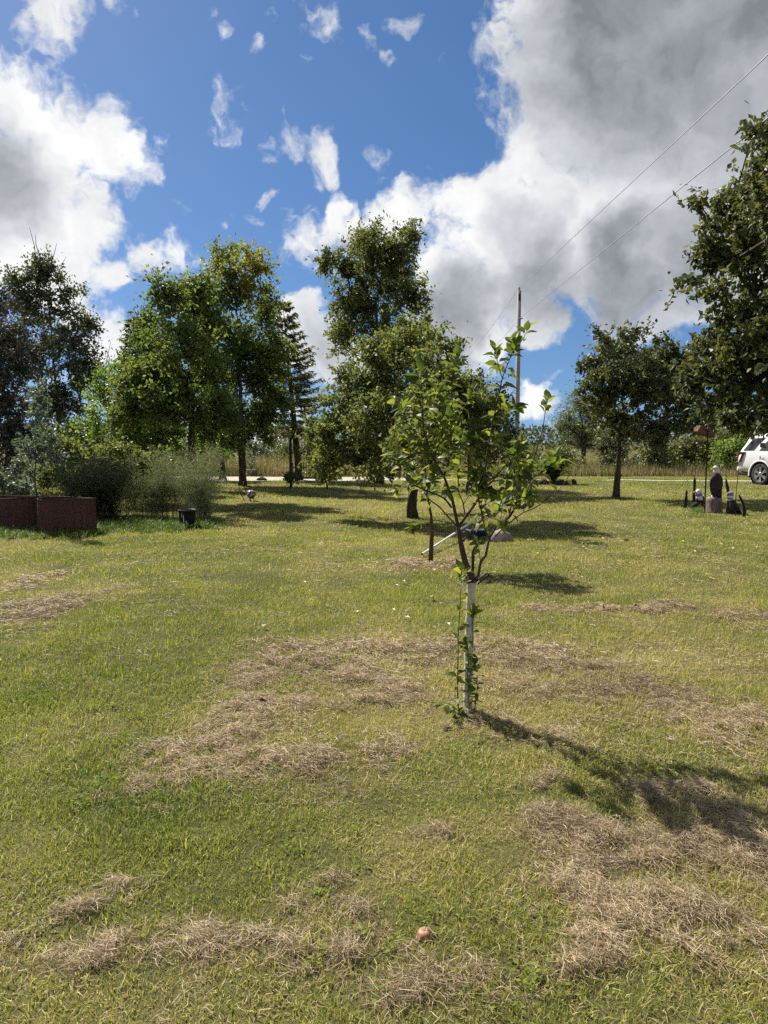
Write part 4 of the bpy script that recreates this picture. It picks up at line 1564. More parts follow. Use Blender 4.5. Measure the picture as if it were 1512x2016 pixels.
for (pts, d0, d1, r0, r1, nl, nt_, sz) in BR:
    path = smooth_path(ypath(pts, d0, d1), 4)
    MB().tube(path, list(np.linspace(r0, r1, len(path))), 7).build('branch', m_bark_young if r0 > .0035 else m_twig, yt, True)
    twig_leaves(path, nl, nt_, sz)
    # short side spurs, some with a rosette of leaves
    if nl > 15:
        for _ in range(4):
            i = int(yr.integers(len(path) // 3, len(path) - 2))
            d = yr.normal(0, 1, 3) + np.array([0, -.1, .7])
            d /= np.linalg.norm(d)
            L_ = yr.uniform(.06, .19)
            sp = smooth_path([path[i], path[i] + d * L_ * .5, path[i] + d * L_ + np.array([0, 0, .015])], 2)
            MB().tube(sp, list(np.linspace(.0028, .0014, len(sp))), 5).build('spur', m_twig, yt, True)
            twig_leaves(sp, 2, int(yr.integers(3, 6)), sz * .9, .5)
# suckers from the foot
for pts, d0, d1, nl, nt_, sz, r0 in (
        ([(906, 1418), (902, 1385), (901, 1340), (902, 1290), (903, 1240), (906, 1190), (908, 1150), (908, 1128)], -.04, -.08, 34, 6, .068, .0045),
        ([(926, 1410), (922, 1370), (921, 1330), (922, 1290), (919, 1270)], -.05, -.08, 20, 4, .062, .0032),
        ([(933, 1405), (938, 1370), (940, 1335), (936, 1312)], -.03, -.04, 14, 5, .06, .0028),
        ([(931, 1275), (931, 1250), (930, 1222), (934, 1208)], -.025, -.03, 7, 4, .06, .0022),
        ([(912, 1415), (898, 1395), (880, 1385), (862, 1390)], -.05, -.18, 7, 4, .05, .0026),
        ([(915, 1416), (905, 1405), (893, 1403)], -.08, -.16, 5, 4, .05, .0022)):
    path = smooth_path(ypath(pts, d0, d1), 4)
    MB().tube(path, list(np.linspace(r0, .0016, len(path))), 6).build('sucker', m_twig, yt, True)
    twig_leaves(path, nl, nt_, sz, .12)
ms_ = leaf_meshes(L_young)
LEAVES.sort(key=lambda q: q[0][1])
yr.shuffle(LEAVES[40:])
for i, (c, ax, nr_, ln) in enumerate(LEAVES[:300]):
    put_leaf(ms_[int(yr.integers(0, 9))], c, ax, nr_, ln, yt)
rest = LEAVES[300:]
if rest:
    # the remaining leaves are the same shape, joined into one part
    allV, allF, allT = [], [], []
    off = 0
    for (c, ax, nr_, ln) in rest:
        me = ms_[int(yr.integers(0, 9))]
        a_ = Vector(ax).normalized()
        y_ = Vector(nr_).cross(a_).normalized()
        Mx = np.array(Matrix((a_, y_, a_.cross(y_))).transposed())
        Vv = np.array([v.co for v in me.vertices]) * ln
        allV.append(Vv @ Mx.T + c)
        allF.append(np.array([p.vertices[:] for p in me.polygons]) + off)
        allT.append(np.full(len(Vv), yr.uniform(0, 1)))
        off += len(Vv)
    lo = link('leaves', np_mesh('leaves', np.concatenate(allV), [np.concatenate(allF)], True, {'tint': np.concatenate(allT)}), yt, L_young)
    lo['kind'] = 'stuff'


# ------------------------------------------------------------------ left bed: planter rings, asparagus, pots
def gz(x, y):
    return float(height(np.array([float(x)]), np.array([float(y)]))[0])


m_rust_red, nt, N, L, b = new_mat('rusty_red_steel')
n_big = tex_noise(nt, 3.5, 6, .65, 'Object', (1, 1, .45))
n_fine = tex_noise(nt, 30, 6, .7)
n_run = tex_noise(nt, 14, 5, .6, 'Object', (1, 1, .06))
f = nmath(nt, 'ADD', nmath(nt, 'MULTIPLY', n_big, .5), nmath(nt, 'ADD', nmath(nt, 'MULTIPLY', n_fine, .12), nmath(nt, 'MULTIPLY', n_run, .38)))
L.new(ramp(nt, [(.34, (.035, .018, .016)), (.46, (.062, .026, .021)), (.55, (.078, .032, .025)), (.63, (.105, .055, .038)), (.72, (.08, .05, .038))], f), b.inputs['Base Color'])
b.inputs['Roughness'].default_value = .8
b.inputs['Specular IOR Level'].default_value = .25
bump(nt, n_fine, .35, .01, b)
m_soil = simple('dark_soil', (.035, .026, .018), (.02, .015, .01), 12, 1, bmp=.6, spec=.1)


def planter(label, px, py, wpx, hpx, seed):
    gx_, gy_ = gnd(px, py)
    k = gy_ / FPX
    r = wpx * .5 * k
    h = hpx * k
    rs = random.Random(seed)
    c = (gx_, gy_ + r * .55, 0)
    root = empty('planter_ring', (c[0], c[1], gz(c[0], c[1])))
    tag(root, label, 'planter', 'rusty red planter rings')
    mb = MB()
    n = 40
    prof = [(r, -.03), (r * 1.0, h * .5), (r * .985, h * .97), (r * .985, h), (r * .96, h), (r * .965, h * .5), (r * .97, .0)]
    V, F = [], []
    for i, (rr, z) in enumerate(prof):
        for q in range(n):
            a = 6.28318 * q / n
            w = 1 + .012 * math.sin(3 * a + seed) + .006 * math.sin(7 * a)
            V.append((rr * w * math.cos(a), rr * w * .62 * math.sin(a), z + (.012 * math.sin(2 * a + seed) if z > h * .8 else 0)))
    for i in range(len(prof) - 1):
        for q in range(n):
            a, b_ = i * n + q, i * n + (q + 1) % n
            F.append((a, b_, b_ + n, a + n))
    mb.add(V, F)
    mb.build('steel_wall', m_rust_red, root, True)
    s = MB()
    ring_ = [(r * .95 * math.cos(6.283 * q / n), r * .58 * math.sin(6.283 * q / n), h * .8 + .01 * math.sin(q * 2.1)) for q in range(n)]
    s.add([(0, 0, h * .84)] + ring_, [(0, 1 + q, 1 + (q + 1) % n) for q in range(n)])
    s.build('soil', m_soil, root, True)
    MB().tube([(r * .98 * (1 + .012 * math.sin(3 * a + seed) + .006 * math.sin(7 * a)) * math.cos(a), r * .98 * .62 * (1 + .012 * math.sin(3 * a + seed) + .006 * math.sin(7 * a)) * math.sin(a), h + .012 * math.sin(2 * a + seed)) for a in np.linspace(0, 6.28318, 41)], .011, 6, cap=False).build('rolled_rim', m_rust_red, root, True)
    seam = MB()
    seam.tube([(r * .93, -r * .24, .0), (r * .925, -r * .245, h * .97)], .008, 6)
    seam.build('weld_seam', m_rust_red, root)
    return root


planter('rusty red steel planter ring, the nearer one with its right end by the asparagus', 120, 1051, 116, 70, 3)
planter('rusty red steel planter ring cut by the left edge of the picture', 8, 1044, 112, 64, 8)
tree('sapling', 'slender silvery sapling growing out of the red planter rings', 13.6, 70, [(70, 930), (74, 860), (78, 800)],
     [(78, 815, 16, 36), (70, 880, 30, 36), (95, 900, 24, 26), (50, 920, 26, 26), (80, 780, 10, 24), (100, 860, 20, 26)],
     41, L_pale, (.075, .045), 60, 22, .09, .022, minfrac=.35, detail=1, r_tip=.003, bark=m_twig)


def feathery(label, spots, n, h0, h1, lean, seed, mat, tint):
    """asparagus gone to fern: arching stems with clouds of hair-fine green"""
    rng = np.random.default_rng(seed)
    cx, cy = np.mean([s[0] for s in spots]), np.mean([s[1] for s in spots])
    root = empty('asparagus_clump', (cx, cy, 0))
    tag(root, label, 'shrub', 'asparagus gone to fern')
    st = MB()
    C, AX, NR, LN, WD, TI = [], [], [], [], [], []
    for i in range(n):
        sx, sy, sr = spots[int(rng.integers(0, len(spots)))]
        b_ = np.array([sx - cx + rng.normal(0, sr), sy - cy + rng.normal(0, sr * .8), 0.0])
        h = rng.uniform(h0, h1)
        a = rng.uniform(0, 6.283)
        le = lean * rng.uniform(.2, 1.2)
        d = np.array([math.cos(a), math.sin(a), 0])
        pts = [b_ + d * le * h * t ** 1.8 + np.array([0, 0, h * (t - .18 * le * t * t)]) for t in np.linspace(0, 1, 7)]
        st.tube(pts, list(np.linspace(.0045, .0015, 7)), 4, cap=False)
        m_ = int(rng.integers(180, 300))
        t = .06 + .94 * rng.beta(1.35, 1.15, m_)
        q = np.stack([np.interp(t * 6, range(7), np.array(pts)[:, j]) for j in range(3)], -1)
        wdt = .20 * np.sin(np.pi * np.clip(t, 0, 1) ** .8) + .03
        o = rng.normal(0, 1, (m_, 3)) * np.array([1, 1, .55])
        o = unit(o)
        q = q + o * (wdt * rng.uniform(0, 1, m_))[:, None]
        C.append(q); AX.append(o + np.array([0, 0, .5]) + rng.normal(0, .4, (m_, 3))); NR.append(rng.normal(0, 1, (m_, 3)))
        LN.append(rng.uniform(.05, .13, m_)); WD.append(rng.uniform(.005, .0095, m_))
        TI.append(np.clip(tint + rng.normal(0, .2, m_) + .15 * (t - .5), 0, 1))
    ob = st.build('stems', m_twig, root)
    ob['kind'] = 'stuff'
    C = np.concatenate(C)
    C[:, 2] = np.maximum(C[:, 2], .02)
    V, F, T = leaf_arrays(C, np.concatenate(AX), np.concatenate(NR), np.concatenate(LN), np.concatenate(WD), np.concatenate(TI), 0)
    fo = link('foliage', np_mesh('foliage', V, [F], False, {'tint': T}), root, mat)
    fo['kind'] = 'stuff'
    return root


def gsp(px, py, r):
    g = gnd(px, py)
    return (g[0], g[1], r)


L_fern_dark = leaf_kind('dark_fern', [(0, (.016, .022, .018)), (.5, (.032, .042, .030)), (1, (.075, .085, .06))], .2, (1.2, 1.3, .8), .8, .05)
feathery('dark dense asparagus clump right behind the red planter ring', [gsp(190, 1024, .14), gsp(215, 1028, .12), gsp(160, 1020, .16)], 85, .9, 1.45, .45, 51, L_fern_dark, .4)
feathery('pale grey-green feathery asparagus clump left of the black bucket', [gsp(300, 1022, .2), gsp(340, 1020, .2), gsp(265, 1014, .2), gsp(390, 1018, .14), gsp(400, 1026, .12)], 112, .85, 1.62, .62, 52, L_fern, .72)
feathery('faint asparagus wisps further back above the red rings', [gsp(130, 1000, .25), gsp(240, 1000, .22), gsp(60, 1000, .2)], 46, .9, 1.5, .5, 53, L_fern, .45)
tree('shrub', 'leafy green shrub behind the dark asparagus', 16.5, 215, [(215, 930)],
     [(140, 905, 50, 40), (210, 900, 55, 38), (100, 930, 45, 36), (270, 920, 40, 30), (180, 950, 60, 30)], 55, L_apple, (.085, .055), 110, 45, .15, .04, minfrac=.1, cat='shrub')
tree('shrub', 'grey-leaved low plant at the left edge above the planter', 14.5, 5, [(5, 950)],
     [(8, 955, 34, 26), (40, 965, 24, 20), (-20, 950, 30, 30)], 56, L_pale, (.07, .04), 45, 30, .10, .02, minfrac=.1, cat='shrub')

# weeds and little white flowers along the foot of the bed
wt = [blade_tuft('bed_weeds', rg, 34, .10, .07, .20, .009, .1, 1.1) for _ in range(3)]
px_ = np.concatenate([rg.uniform(-40, 420, 420), rg.uniform(170, 430, 260)])
py_ = 1038 + rg.normal(0, 6, len(px_)) + np.where(px_ < 185, 12, 0) - np.clip((px_ - 330) / 12, 0, 12)
pts = np.array([gnd(a, b_) for a, b_ in zip(px_, py_)])
n = len(pts)
sc = rg.uniform(.6, 1.3, n)
m_weed = blade_mat('bed_weeds', [(0, (.03, .055, .012)), (.5, (.085, .13, .025)), (1, (.19, .20, .05))], .6)
scatter('bed_weeds', wt, m_weed, np.stack([pts[:, 0], pts[:, 1], height(pts[:, 0], pts[:, 1])], -1),
        np.stack([rg.normal(0, .1, n), rg.normal(0, .1, n), rg.uniform(0, 6.283, n)], -1), np.stack([sc, sc, sc * .8], -1), rg.integers(0, 3, n), .5 + rg.normal(0, .2, n))
m_petal = simple('white_petals', (.75, .73, .66), (.6, .58, .5), 30, .7)
fm = MB()
rs = random.Random(9)
for _ in range(46):
    a, b_ = gnd(rs.choice([rs.uniform(10, 70), rs.uniform(185, 225)]), rs.uniform(1030, 1050))
    z = rs.uniform(.05, .14)
    r = rs.uniform(.008, .018)
    fm.add([(a - r, b_, z), (a, b_ - r, z + .004), (a + r, b_, z), (a, b_ + r, z - .004)], [(0, 1, 2, 3)])
tag(fm.build('white_bed_flowers', m_petal), kind='stuff')

m_black = simple('black_plastic', (.012, .012, .013), (.02, .02, .02), 10, .5, spec=.4)
m_white = simple('white_paint', (.72, .71, .68), (.6, .58, .55), 14, .7)
bx_, by_ = gnd(369, 1038)
bk = empty('bucket', (bx_, by_, gz(bx_, by_)))
tag(bk, 'black plastic bucket with white drips, in front of the feathery asparagus', 'bucket')
MB().lathe([(.0, .0), (.13, .0), (.138, .02), (.158, .31), (.166, .312), (.166, .335), (.156, .335), (.150, .30), (.125, .02), (0, .02)], 28).build('body', m_black, bk, True)
for (a, z0, z1, w) in ((-1.75, .03, .24, .017), (-1.45, .02, .14, .02), (-1.25, .03, .11, .014), (-1.95, .20, .29, .012)):
    d_ = MB()
    V, F = [], []
    for i in range(7):
        z = z0 + (z1 - z0) * i / 6
        rr = .136 + (.158 - .138) * z / .31 + .0065
        ww = w * (1 - .45 * i / 6) * (1 + .25 * math.sin(i * 2.3))
        for s in (-1, 1):
            an = a + s * ww / rr * .5
            V.append((rr * math.cos(an), rr * math.sin(an), z))
        if i:
            F.append((2 * i - 2, 2 * i - 1, 2 * i + 1, 2 * i))
    d_.add(V, F)
    d_.build('white_drip', m_white, bk)

# ------------------------------------------------------------------ garden ornaments on the lawn, left to right
m_iron = simple('black_iron', (.014, .013, .013), (.03, .022, .018), 25, .6, metal=.4, spec=.4)
m_stone = simple('pinkish_stone', (.36, .28, .27), (.19, .15, .145), 6, .9, bmp=.5, spec=.2)
m_pale_stone = simple('pale_stone', (.45, .43, .39), (.3, .28, .25), 8, .9, bmp=.4, spec=.2)
m_dark_stone = simple('dark_stone', (.05, .043, .04), (.02, .018, .018), 7, .9, bmp=.5, spec=.2)


def blob(rx, ry, rz, seed, rough=.22, n=14, m=9):
    rs = random.Random(seed)
    ph = [rs.uniform(0, 6.28) for _ in range(8)]
    rings = []
    for j in range(m + 1):
        t = math.pi * j / m
        ring_ = []
        for i in range(n):
            a = 2 * math.pi * i / n
            w = 1 + rough * (.5 * math.sin(2 * a + ph[0] + t) + .35 * math.sin(3 * a + ph[1] - 2 * t) + .3 * math.sin(4 * t + ph[2]))
            ring_.append((rx * w * math.sin(t) * math.cos(a), ry * w * math.sin(t) * math.sin(a), rz * w * math.cos(t)))
        rings.append(ring_)
    return MB().loft(rings, cap=False)


def stone(name, label, px, py, w, h, seed, mat, group=None, cat='stone', d=None):
    gx_, gy_ = gnd(px, py)
    o = blob(w / 2, (d or w) / 2, h, seed).build(name, mat, None, True)
    o.location = (gx_, gy_, gz(gx_, gy_) + h * .12)
    tag(o, label, cat, group)
    return o


stone('garden_stone', 'small pale stone at the foot of the slim drive-edge trunk', 439, 952, .34, .16, 3, m_pale_stone)
stone('brick_stone', 'small dark block lying on the near drive edge', 516, 946, .42, .12, 4, m_dark_stone, d=.2)
stone('boulder', 'pinkish boulder in the apple tree shade, right of the young tree stem', 986, 1064, .36, .18, 6, m_stone, cat='boulder')
b2 = stone('dark_ball', 'small black ball on the sunny lawn right of the apple tree shade', 1233, 1066, .075, .04, 7, m_dark_stone, cat='ball')

# ring ornament hung by the slim trunk
rp = at(429, 912, 30.3)
ro = empty('ring_ornament', (rp.x, 30.3, rp.z - .3))
tag(ro, 'thin dark metal ring hanging beside the slim drive-edge trunk', 'ornament')
rr_ = [(math.cos(a) * .17, 0, .3 + math.sin(a) * .17) for a in np.linspace(0, 6.2832, 29)]
MB().tube(rr_, .014, 5, cap=False).build('ring', m_iron, ro, True)
MB().lathe([(0, .02), (.05, .03), (.055, .0), (.04, -.05), (0, -.055)], 12, (0, 0, -.02)).build('bell', m_iron, ro, True)
MB().tube([(0, 0, .47), (.02, 0, .85), (.05, 0, 1.25)], .006, 4).build('hanger_wire', m_iron, ro)
MB().tube([(0, 0, .13), (0, 0, .0)], .005, 4).build('bell_wire', m_iron, ro)

# pot with a twiggy plant by the far drive edge
pp = gnd(495, 937)
m_pot = simple('grey_white_pot', (.46, .47, .47), (.33, .33, .33), 9, .8, spec=.3)
po = empty('flower_pot', (pp[0], pp[1], gz(*pp)))
tag(po, 'grey-white pot with a twiggy plant standing by the far drive edge', 'flower pot')
MB().lathe([(0, 0), (.14, 0), (.16, .02), (.21, .26), (.235, .265), (.235, .31), (.205, .31), (.19, .27), (0, .26)], 24).build('pot', m_pot, po, True)
tw = MB()
rs = random.Random(12)
lc, la = [], []
for _ in range(26):
    a, h = rs.uniform(0, 6.28), rs.uniform(.35, .75)
    e_ = (math.cos(a) * h * .6, math.sin(a) * h * .6, .28 + h)
    tw.tube([(0, 0, .25), (e_[0] * .4, e_[1] * .4, .28 + h * .6), e_], [.007, .005, .003], 4)
    for _ in range(14):
        t = rs.uniform(.3, 1)
        lc.append((e_[0] * t + rs.gauss(0, .05), e_[1] * t + rs.gauss(0, .05), .28 + h * t + rs.gauss(0, .05)))
tw.build('twigs', m_twig, po)['kind'] = 'stuff'
lc = np.array(lc)
rng = np.random.default_rng(4)
V, F, T = leaf_arrays(lc, rng.normal(0, 1, lc.shape), rng.normal(0, 1, lc.shape), rng.uniform(.04, .08, len(lc)), rng.uniform(.02, .04, len(lc)), rng.uniform(.2, .8, len(lc)), 0)
link('foliage', np_mesh('foliage', V, [F], False, {'tint': T}), po, L_pale)['kind'] = 'stuff'

# mosaic gazing ball on a small stand
gb = gnd(495, 986)
m, nt, N, L, b = new_mat('mosaic_glass')
vo = N.new('ShaderNodeTexVoronoi'); vo.inputs['Scale'].default_value = 22
L.new(N.new('ShaderNodeTexCoord').outputs['Object'], vo.inputs['Vector'])
cc = N.new('ShaderNodeSeparateColor'); L.new(vo.outputs['Color'], cc.inputs[0])
L.new(ramp(nt, [(.0, (.03, .02, .035)), (.45, (.09, .06, .09)), (.7, (.30, .26, .28)), (1, (.55, .52, .5))], cc.outputs[0]), b.inputs['Base Color'])
b.inputs['Roughness'].default_value = .18
ball = empty('gazing_ball', (gb[0], gb[1], gz(*gb)))
tag(ball, 'mottled purple-grey gazing ball on short legs, left of the arbour', 'garden ball')
MB().lathe([(.121 * math.sin(t) + 1e-4, .18 - .121 * math.cos(t)) for t in np.linspace(0, math.pi, 19)], 28).build('globe', m, ball, True)
for a in (.4, 2.5, 4.6):
    MB().tube([(math.cos(a) * .07, math.sin(a) * .07, .09), (math.cos(a) * .055, math.sin(a) * .055, .04), (math.cos(a) * .09, math.sin(a) * .09, -.01)], .009, 5).build('leg', m_iron, ball)
for px0, py0, px1, py1, lab in ((471, 960, 482, 985, 'thin curved iron rod leaning left of the gazing ball'), (479, 951, 491, 976, 'thin curved iron rod standing behind the gazing ball')):
    a = gnd(px1, py1)
    top = at(px0, py0, a[1] + .1)
    o = MB().tube([(0, 0, -.02), ((top.x - a[0]) * .35, .02, (top.z) * .22), ((top.x - a[0]) * .8, .06, top.z * .62), (top.x - a[0], .1, top.z + .06)], .011, 6).build('garden_rod', m_iron, None, True)
    o.location = (a[0], a[1], gz(*a))
    tag(o, lab, 'rod')

# arbour bench
ag = gnd(608, 963)
AD = ag[1]
kk = AD / FPX
arb = empty('arbour_bench', (ag[0], AD, gz(*ag)), R(4))
tag(arb, 'black iron arbour with a spiked picket bench seat and potted sides, under the apple boughs', 'arbour')
hw = 36 * kk
H = 1.62
for sx in (-1, 1):
    for sy in (0, .62):
        MB().tube([(sx * hw, sy, -.02), (sx * hw, sy, H)], .030, 6).build('post', m_iron, arb)
    for z in (.28, .62, 1.0, 1.36):
        MB().tube([(sx * hw, 0, z), (sx * hw, .62, z)], .017, 5).build('side_rail', m_iron, arb)
    for j in range(4):
        y_ = .1 + .14 * j
        MB().tube([(sx * hw, y_, .28), (sx * hw, y_, .68)], .014, 4).build('side_picket', m_iron, arb)
for sy in (0, .62):
    arc = [(math.cos(a) * hw, sy, H + math.sin(a) * .34) for a in np.linspace(0, math.pi, 13)]
    MB().tube(arc, .024, 6).build('arch_hoop', m_iron, arb, True)
for a in np.linspace(.35, math.pi - .35, 5):
    MB().tube([(math.cos(a) * hw, 0, H + math.sin(a) * .34), (math.cos(a) * hw, .62, H + math.sin(a) * .34)], .009, 5).build('arch_bar', m_iron, arb)
for y_, z in ((.02, .34), (.2, .345), (.38, .35), (.55, .355)):
    MB().box(-hw + .03, hw - .03, y_, y_ + .11, z, z + .022).build('seat_slat', m_iron, arb, bevel=.004)
MB().tube([(-hw, .6, .50), (hw, .6, .50)], .018, 5).build('back_rail', m_iron, arb)
MB().tube([(-hw, .6, .70), (hw, .6, .70)], .018, 5).build('back_rail', m_iron, arb)
for j in range(13):
    x_ = -hw + 2 * hw * (j + .5) / 13
    pk_ = MB()
    pk_.tube([(x_, .6, .36), (x_, .6, .80)], .016, 5)
    pk_.tube([(x_, .6, .80), (x_, .6, .83), (x_, .6, .90)], [.016, .03, .001], 5)
    pk_.build('picket', m_iron, arb)
for sx, lab in ((-1, 'low bushy plant growing at the left foot of the arbour'), (1, 'low bushy plant growing at the right foot of the arbour')):
    px = 608 + sx * 38
    tree('potted_plant', lab, AD - .35, px, [(px, 962)], [(px, 955, 13, 9), (px - 6, 960, 10, 7), (px + 6, 960, 10, 7)], 61 + sx, L_apple_dark, (.05, .03), 40, 34, .07, .015, 'plants at the arbour feet', minfrac=.05, cat='plant')

# little curved-leg table
tg = gnd(714, 973)
m_slab = simple('sandstone_slab', (.42, .36, .25), (.30, .25, .17), 10, .85, bmp=.3)
tb = empty('garden_table', (tg[0], tg[1], gz(*tg)))
tag(tb, 'small sandy slab table on slim curved legs beyond the apple tree', 'table')
kk = tg[1] / FPX
MB().lathe([(0, .385), (.21, .385), (.235, .395), (.24, .42), (.225, .432), (0, .425)], 22).build('table_top', m_slab, tb, True)
for a in (.3, 1.9, 3.4, 5.0):
    c_, s_ = math.cos(a), math.sin(a)
    MB().tube(smooth_path([(c_ * .2, s_ * .2, .39), (c_ * .10, s_ * .10, .27), (c_ * .07, s_ * .07, .14), (c_ * .10, s_ * .10, -.01)], 4), .011, 5).build('leg', m_iron, tb, True)

# white pipe lying against the sapling, blue tub in the shade
m_pipe = simple('white_pipe', (.78, .77, .72), (.66, .64, .6), 9, .45, spec=.4)
pa, pb = gnd(831, 1099), gnd(940, 1040)
L_ = math.hypot(pb[0] - pa[0], pb[1] - pa[1])
pipe = empty('white_pipe', (pa[0], pa[1], gz(*pa) + .045), math.atan2(pb[1] - pa[1], pb[0] - pa[0]))
tag(pipe, 'long white pipe lying on the grass behind the thin staked sapling', 'pipe')
MB().tube([(0, 0, 0), (L_ * .5, 0, .06), (L_, 0, .13)], .017, 10, cap=False).build('tube', m_pipe, pipe, True)
MB().tube([(L_ - .02, 0, .13), (L_ + .05, 0, .135)], .022, 10).build('end_cap', m_pipe, pipe, True)
m_blue = simple('blue_plastic', (.014, .03, .085), (.009, .02, .06), 6, .4, spec=.5)
tg2 = gnd(938, 1062)
tub = empty('tub', (tg2[0], tg2[1], gz(*tg2)))
tag(tub, 'dark blue plastic tub in the apple tree shade, half hidden by the young tree', 'tub')
MB().lathe([(0, 0), (.13, 0), (.138, .02), (.155, .15), (.168, .155), (.168, .175), (.147, .175), (.13, .03), (0, .03)], 26, sx=1.1).build('body', m_blue, tub, True)
for s in (-1, 1):
    MB().tube([(s * .172, -.05, .145), (s * .21, -.04, .125), (s * .21, .04, .125), (s * .172, .05, .145)], .009, 6).build('handle', m_blue, tub, True)

# ------------------------------------------------------------------ fern bed ringed with dark stones, by the pole
fg = gnd(1095, 954)
for i in range(13):
    a = math.pi * (1.02 + i * .98 / 12) if i < 9 else math.pi * (.1 + (i - 9) * .25)
    x_, y_ = fg[0] + math.cos(a) * .82, fg[1] + .45 + math.sin(a) * .55
    o = blob(.15, .11, .11, 70 + i, .25, 10, 6).build('edging_stone', m_dark_stone, None, True)
    o.location = (x_, y_, gz(x_, y_) + .05)
    tag(o, 'dark stone in the low ring edging the bright fern bed', 'stone', 'dark stones edging the fern bed')
rng = np.random.default_rng(31)
fr = empty('fern', (fg[0], fg[1] + .45, 0))
tag(fr, 'bright yellow-green fern clump inside the ring of dark stones', 'fern')
for i in range(72):
    a = rng.uniform(0, 6.283)
    h, o_ = rng.uniform(.35, .85), rng.uniform(.3, 1.0)
    nf = 20
    t = np.linspace(0, 1, nf)
    c = np.stack([np.cos(a) * o_ * t ** 1.2, np.sin(a) * o_ * .65 * t ** 1.2, h * np.sin(t * 2.2) / .9], -1) + rng.normal(0, .02, 3)
    d = np.gradient(c, axis=0)
    sd_ = unit(np.cross(d, np.array([0, 0, 1.0])))
    CC = np.concatenate([c, c]); AA = np.concatenate([sd_ + unit(d) * .5, -sd_ + unit(d) * .5])
    V, F, T = leaf_arrays(CC, AA, np.tile([0, 0, 1.0], (2 * nf, 1)), np.tile(.22 * np.sin(np.pi * (t * .85 + .12)), 2), np.full(2 * nf, .075), np.full(2 * nf, rng.uniform(.55, 1)), 0)
    link('frond', np_mesh('frond', V, [F], False, {'tint': T}), fr, L_lime)

# ------------------------------------------------------------------ utility pole and its two wires
ug = gnd(1016, 941)
m_pole = simple('weathered_pole', (.34, .325, .31), (.22, .205, .19), 9, .9, bmp=.4, stretch=(1, 1, .08), spec=.15)
up_ = empty('utility_pole', (ug[0], ug[1], 0))
tag(up_, 'weathered grey wooden utility pole beyond the young tree', 'utility pole')
PH = at(1015, 572, ug[1]).z
MB().tube([(0, 0, -.1), (0, 0, 2), (0, 0, PH)], [.115, .11, .085], 12).build('shaft', m_pole, up_, True)
MB().tube([(0, 0, PH), (0, 0, PH + .05), (0, 0, PH + .06), (0, 0, PH + .16)], [.03, .03, .05, .035], 10).build('insulator', m_pale_stone, up_, True)
low_z = at(1015, 628, ug[1]).z
MB().tube([(.0, -.08, low_z), (.16, -.12, low_z)], .022, 8).build('insulator', m_iron, up_, True)
MB().box(-.04, .04, -.13, -.09, PH - .45, PH - .15).build('bracket', m_iron, up_, bevel=.004)
MB().lathe([(.0, 0), (.07, .0), (.07, .16), (0, .16)], 12, (.20, -.1, 1.55)).build('meter_box', m_iron, up_)
MB().tube([(.1, -.1, 1.63), (.2, -.1, 1.63)], .012, 5).build('meter_arm', m_iron, up_)
m_wire = simple('grey_wire', (.36, .36, .37), (.30, .30, .31), 5, .6)


def wire(label, z0, pxe, pye, ye):
    e_ = at(pxe, pye, ye)
    s_ = Vector((ug[0], ug[1], z0))
    far = Vector((s_.x + .3, 78.0, z0 + .1))
    near_y = -6.0
    # from the far pole over this one and on overhead past the camera
    t = (near_y - s_.y) / (e_.y - s_.y)
    n_ = s_ + (e_ - s_) * t
    pts = []
    for i in range(17):
        q = far.lerp(s_, i / 16)
        q.z -= .6 * 4 * (i / 16) * (1 - i / 16)
        pts.append(q)
    for i in range(1, 25):
        q = s_.lerp(n_, i / 24)
        pts.append(q)
    o = MB().tube([tuple(p) for p in pts], .009, 5).build('overhead_wire', m_wire, None, True)
    tag(o, label, 'wire', 'overhead wires on the utility pole')


wire('upper overhead wire running from the pole top to the upper right', PH + .12, 1512, 108, 11.4)
wire('lower overhead wire running from the pole side into the right apple tree', low_z, 1512, 232, 10.4)

# ------------------------------------------------------------------ eagle group under the right apple tree
m_char = simple('charred_driftwood', (.016, .014, .013), (.04, .034, .03), 10, .9, bmp=.6, stretch=(1, 1, .2), spec=.15)
m_feather = simple('dark_brown_feathers', (.018, .014, .016), (.032, .025, .03), 18, .75, bmp=.5, stretch=(1, 1, .3), spec=.25)
m_whitef = simple('white_feathers', (.66, .65, .63), (.5, .48, .47), 16, .8, bmp=.3)
m_lilac = simple('lilac_feathers', (.28, .23, .36), (.16, .12, .22), 14, .75, bmp=.3)
m_beak = simple('yellow_beak', (.45, .27, .04), (.35, .2, .03), 9, .5)
m_stump = simple('grey_stump_bark', (.22, .18, .155), (.10, .075, .06), 12, .95, bmp=.8, stretch=(1, 1, .35), spec=.1)
m_rust = simple('rusty_iron', (.17, .075, .055), (.09, .045, .035), 9, .85, bmp=.4, spec=.25)
ED = gnd(1405, 1009)[1]


def ering(cx_, cy_, cz_, rx, ry, n=14, tilt=0.0):
    return [(cx_ + rx * math.cos(2 * math.pi * i / n), cy_ + ry * math.sin(2 * math.pi * i / n), cz_ + tilt * math.cos(2 * math.pi * i / n)) for i in range(n)]


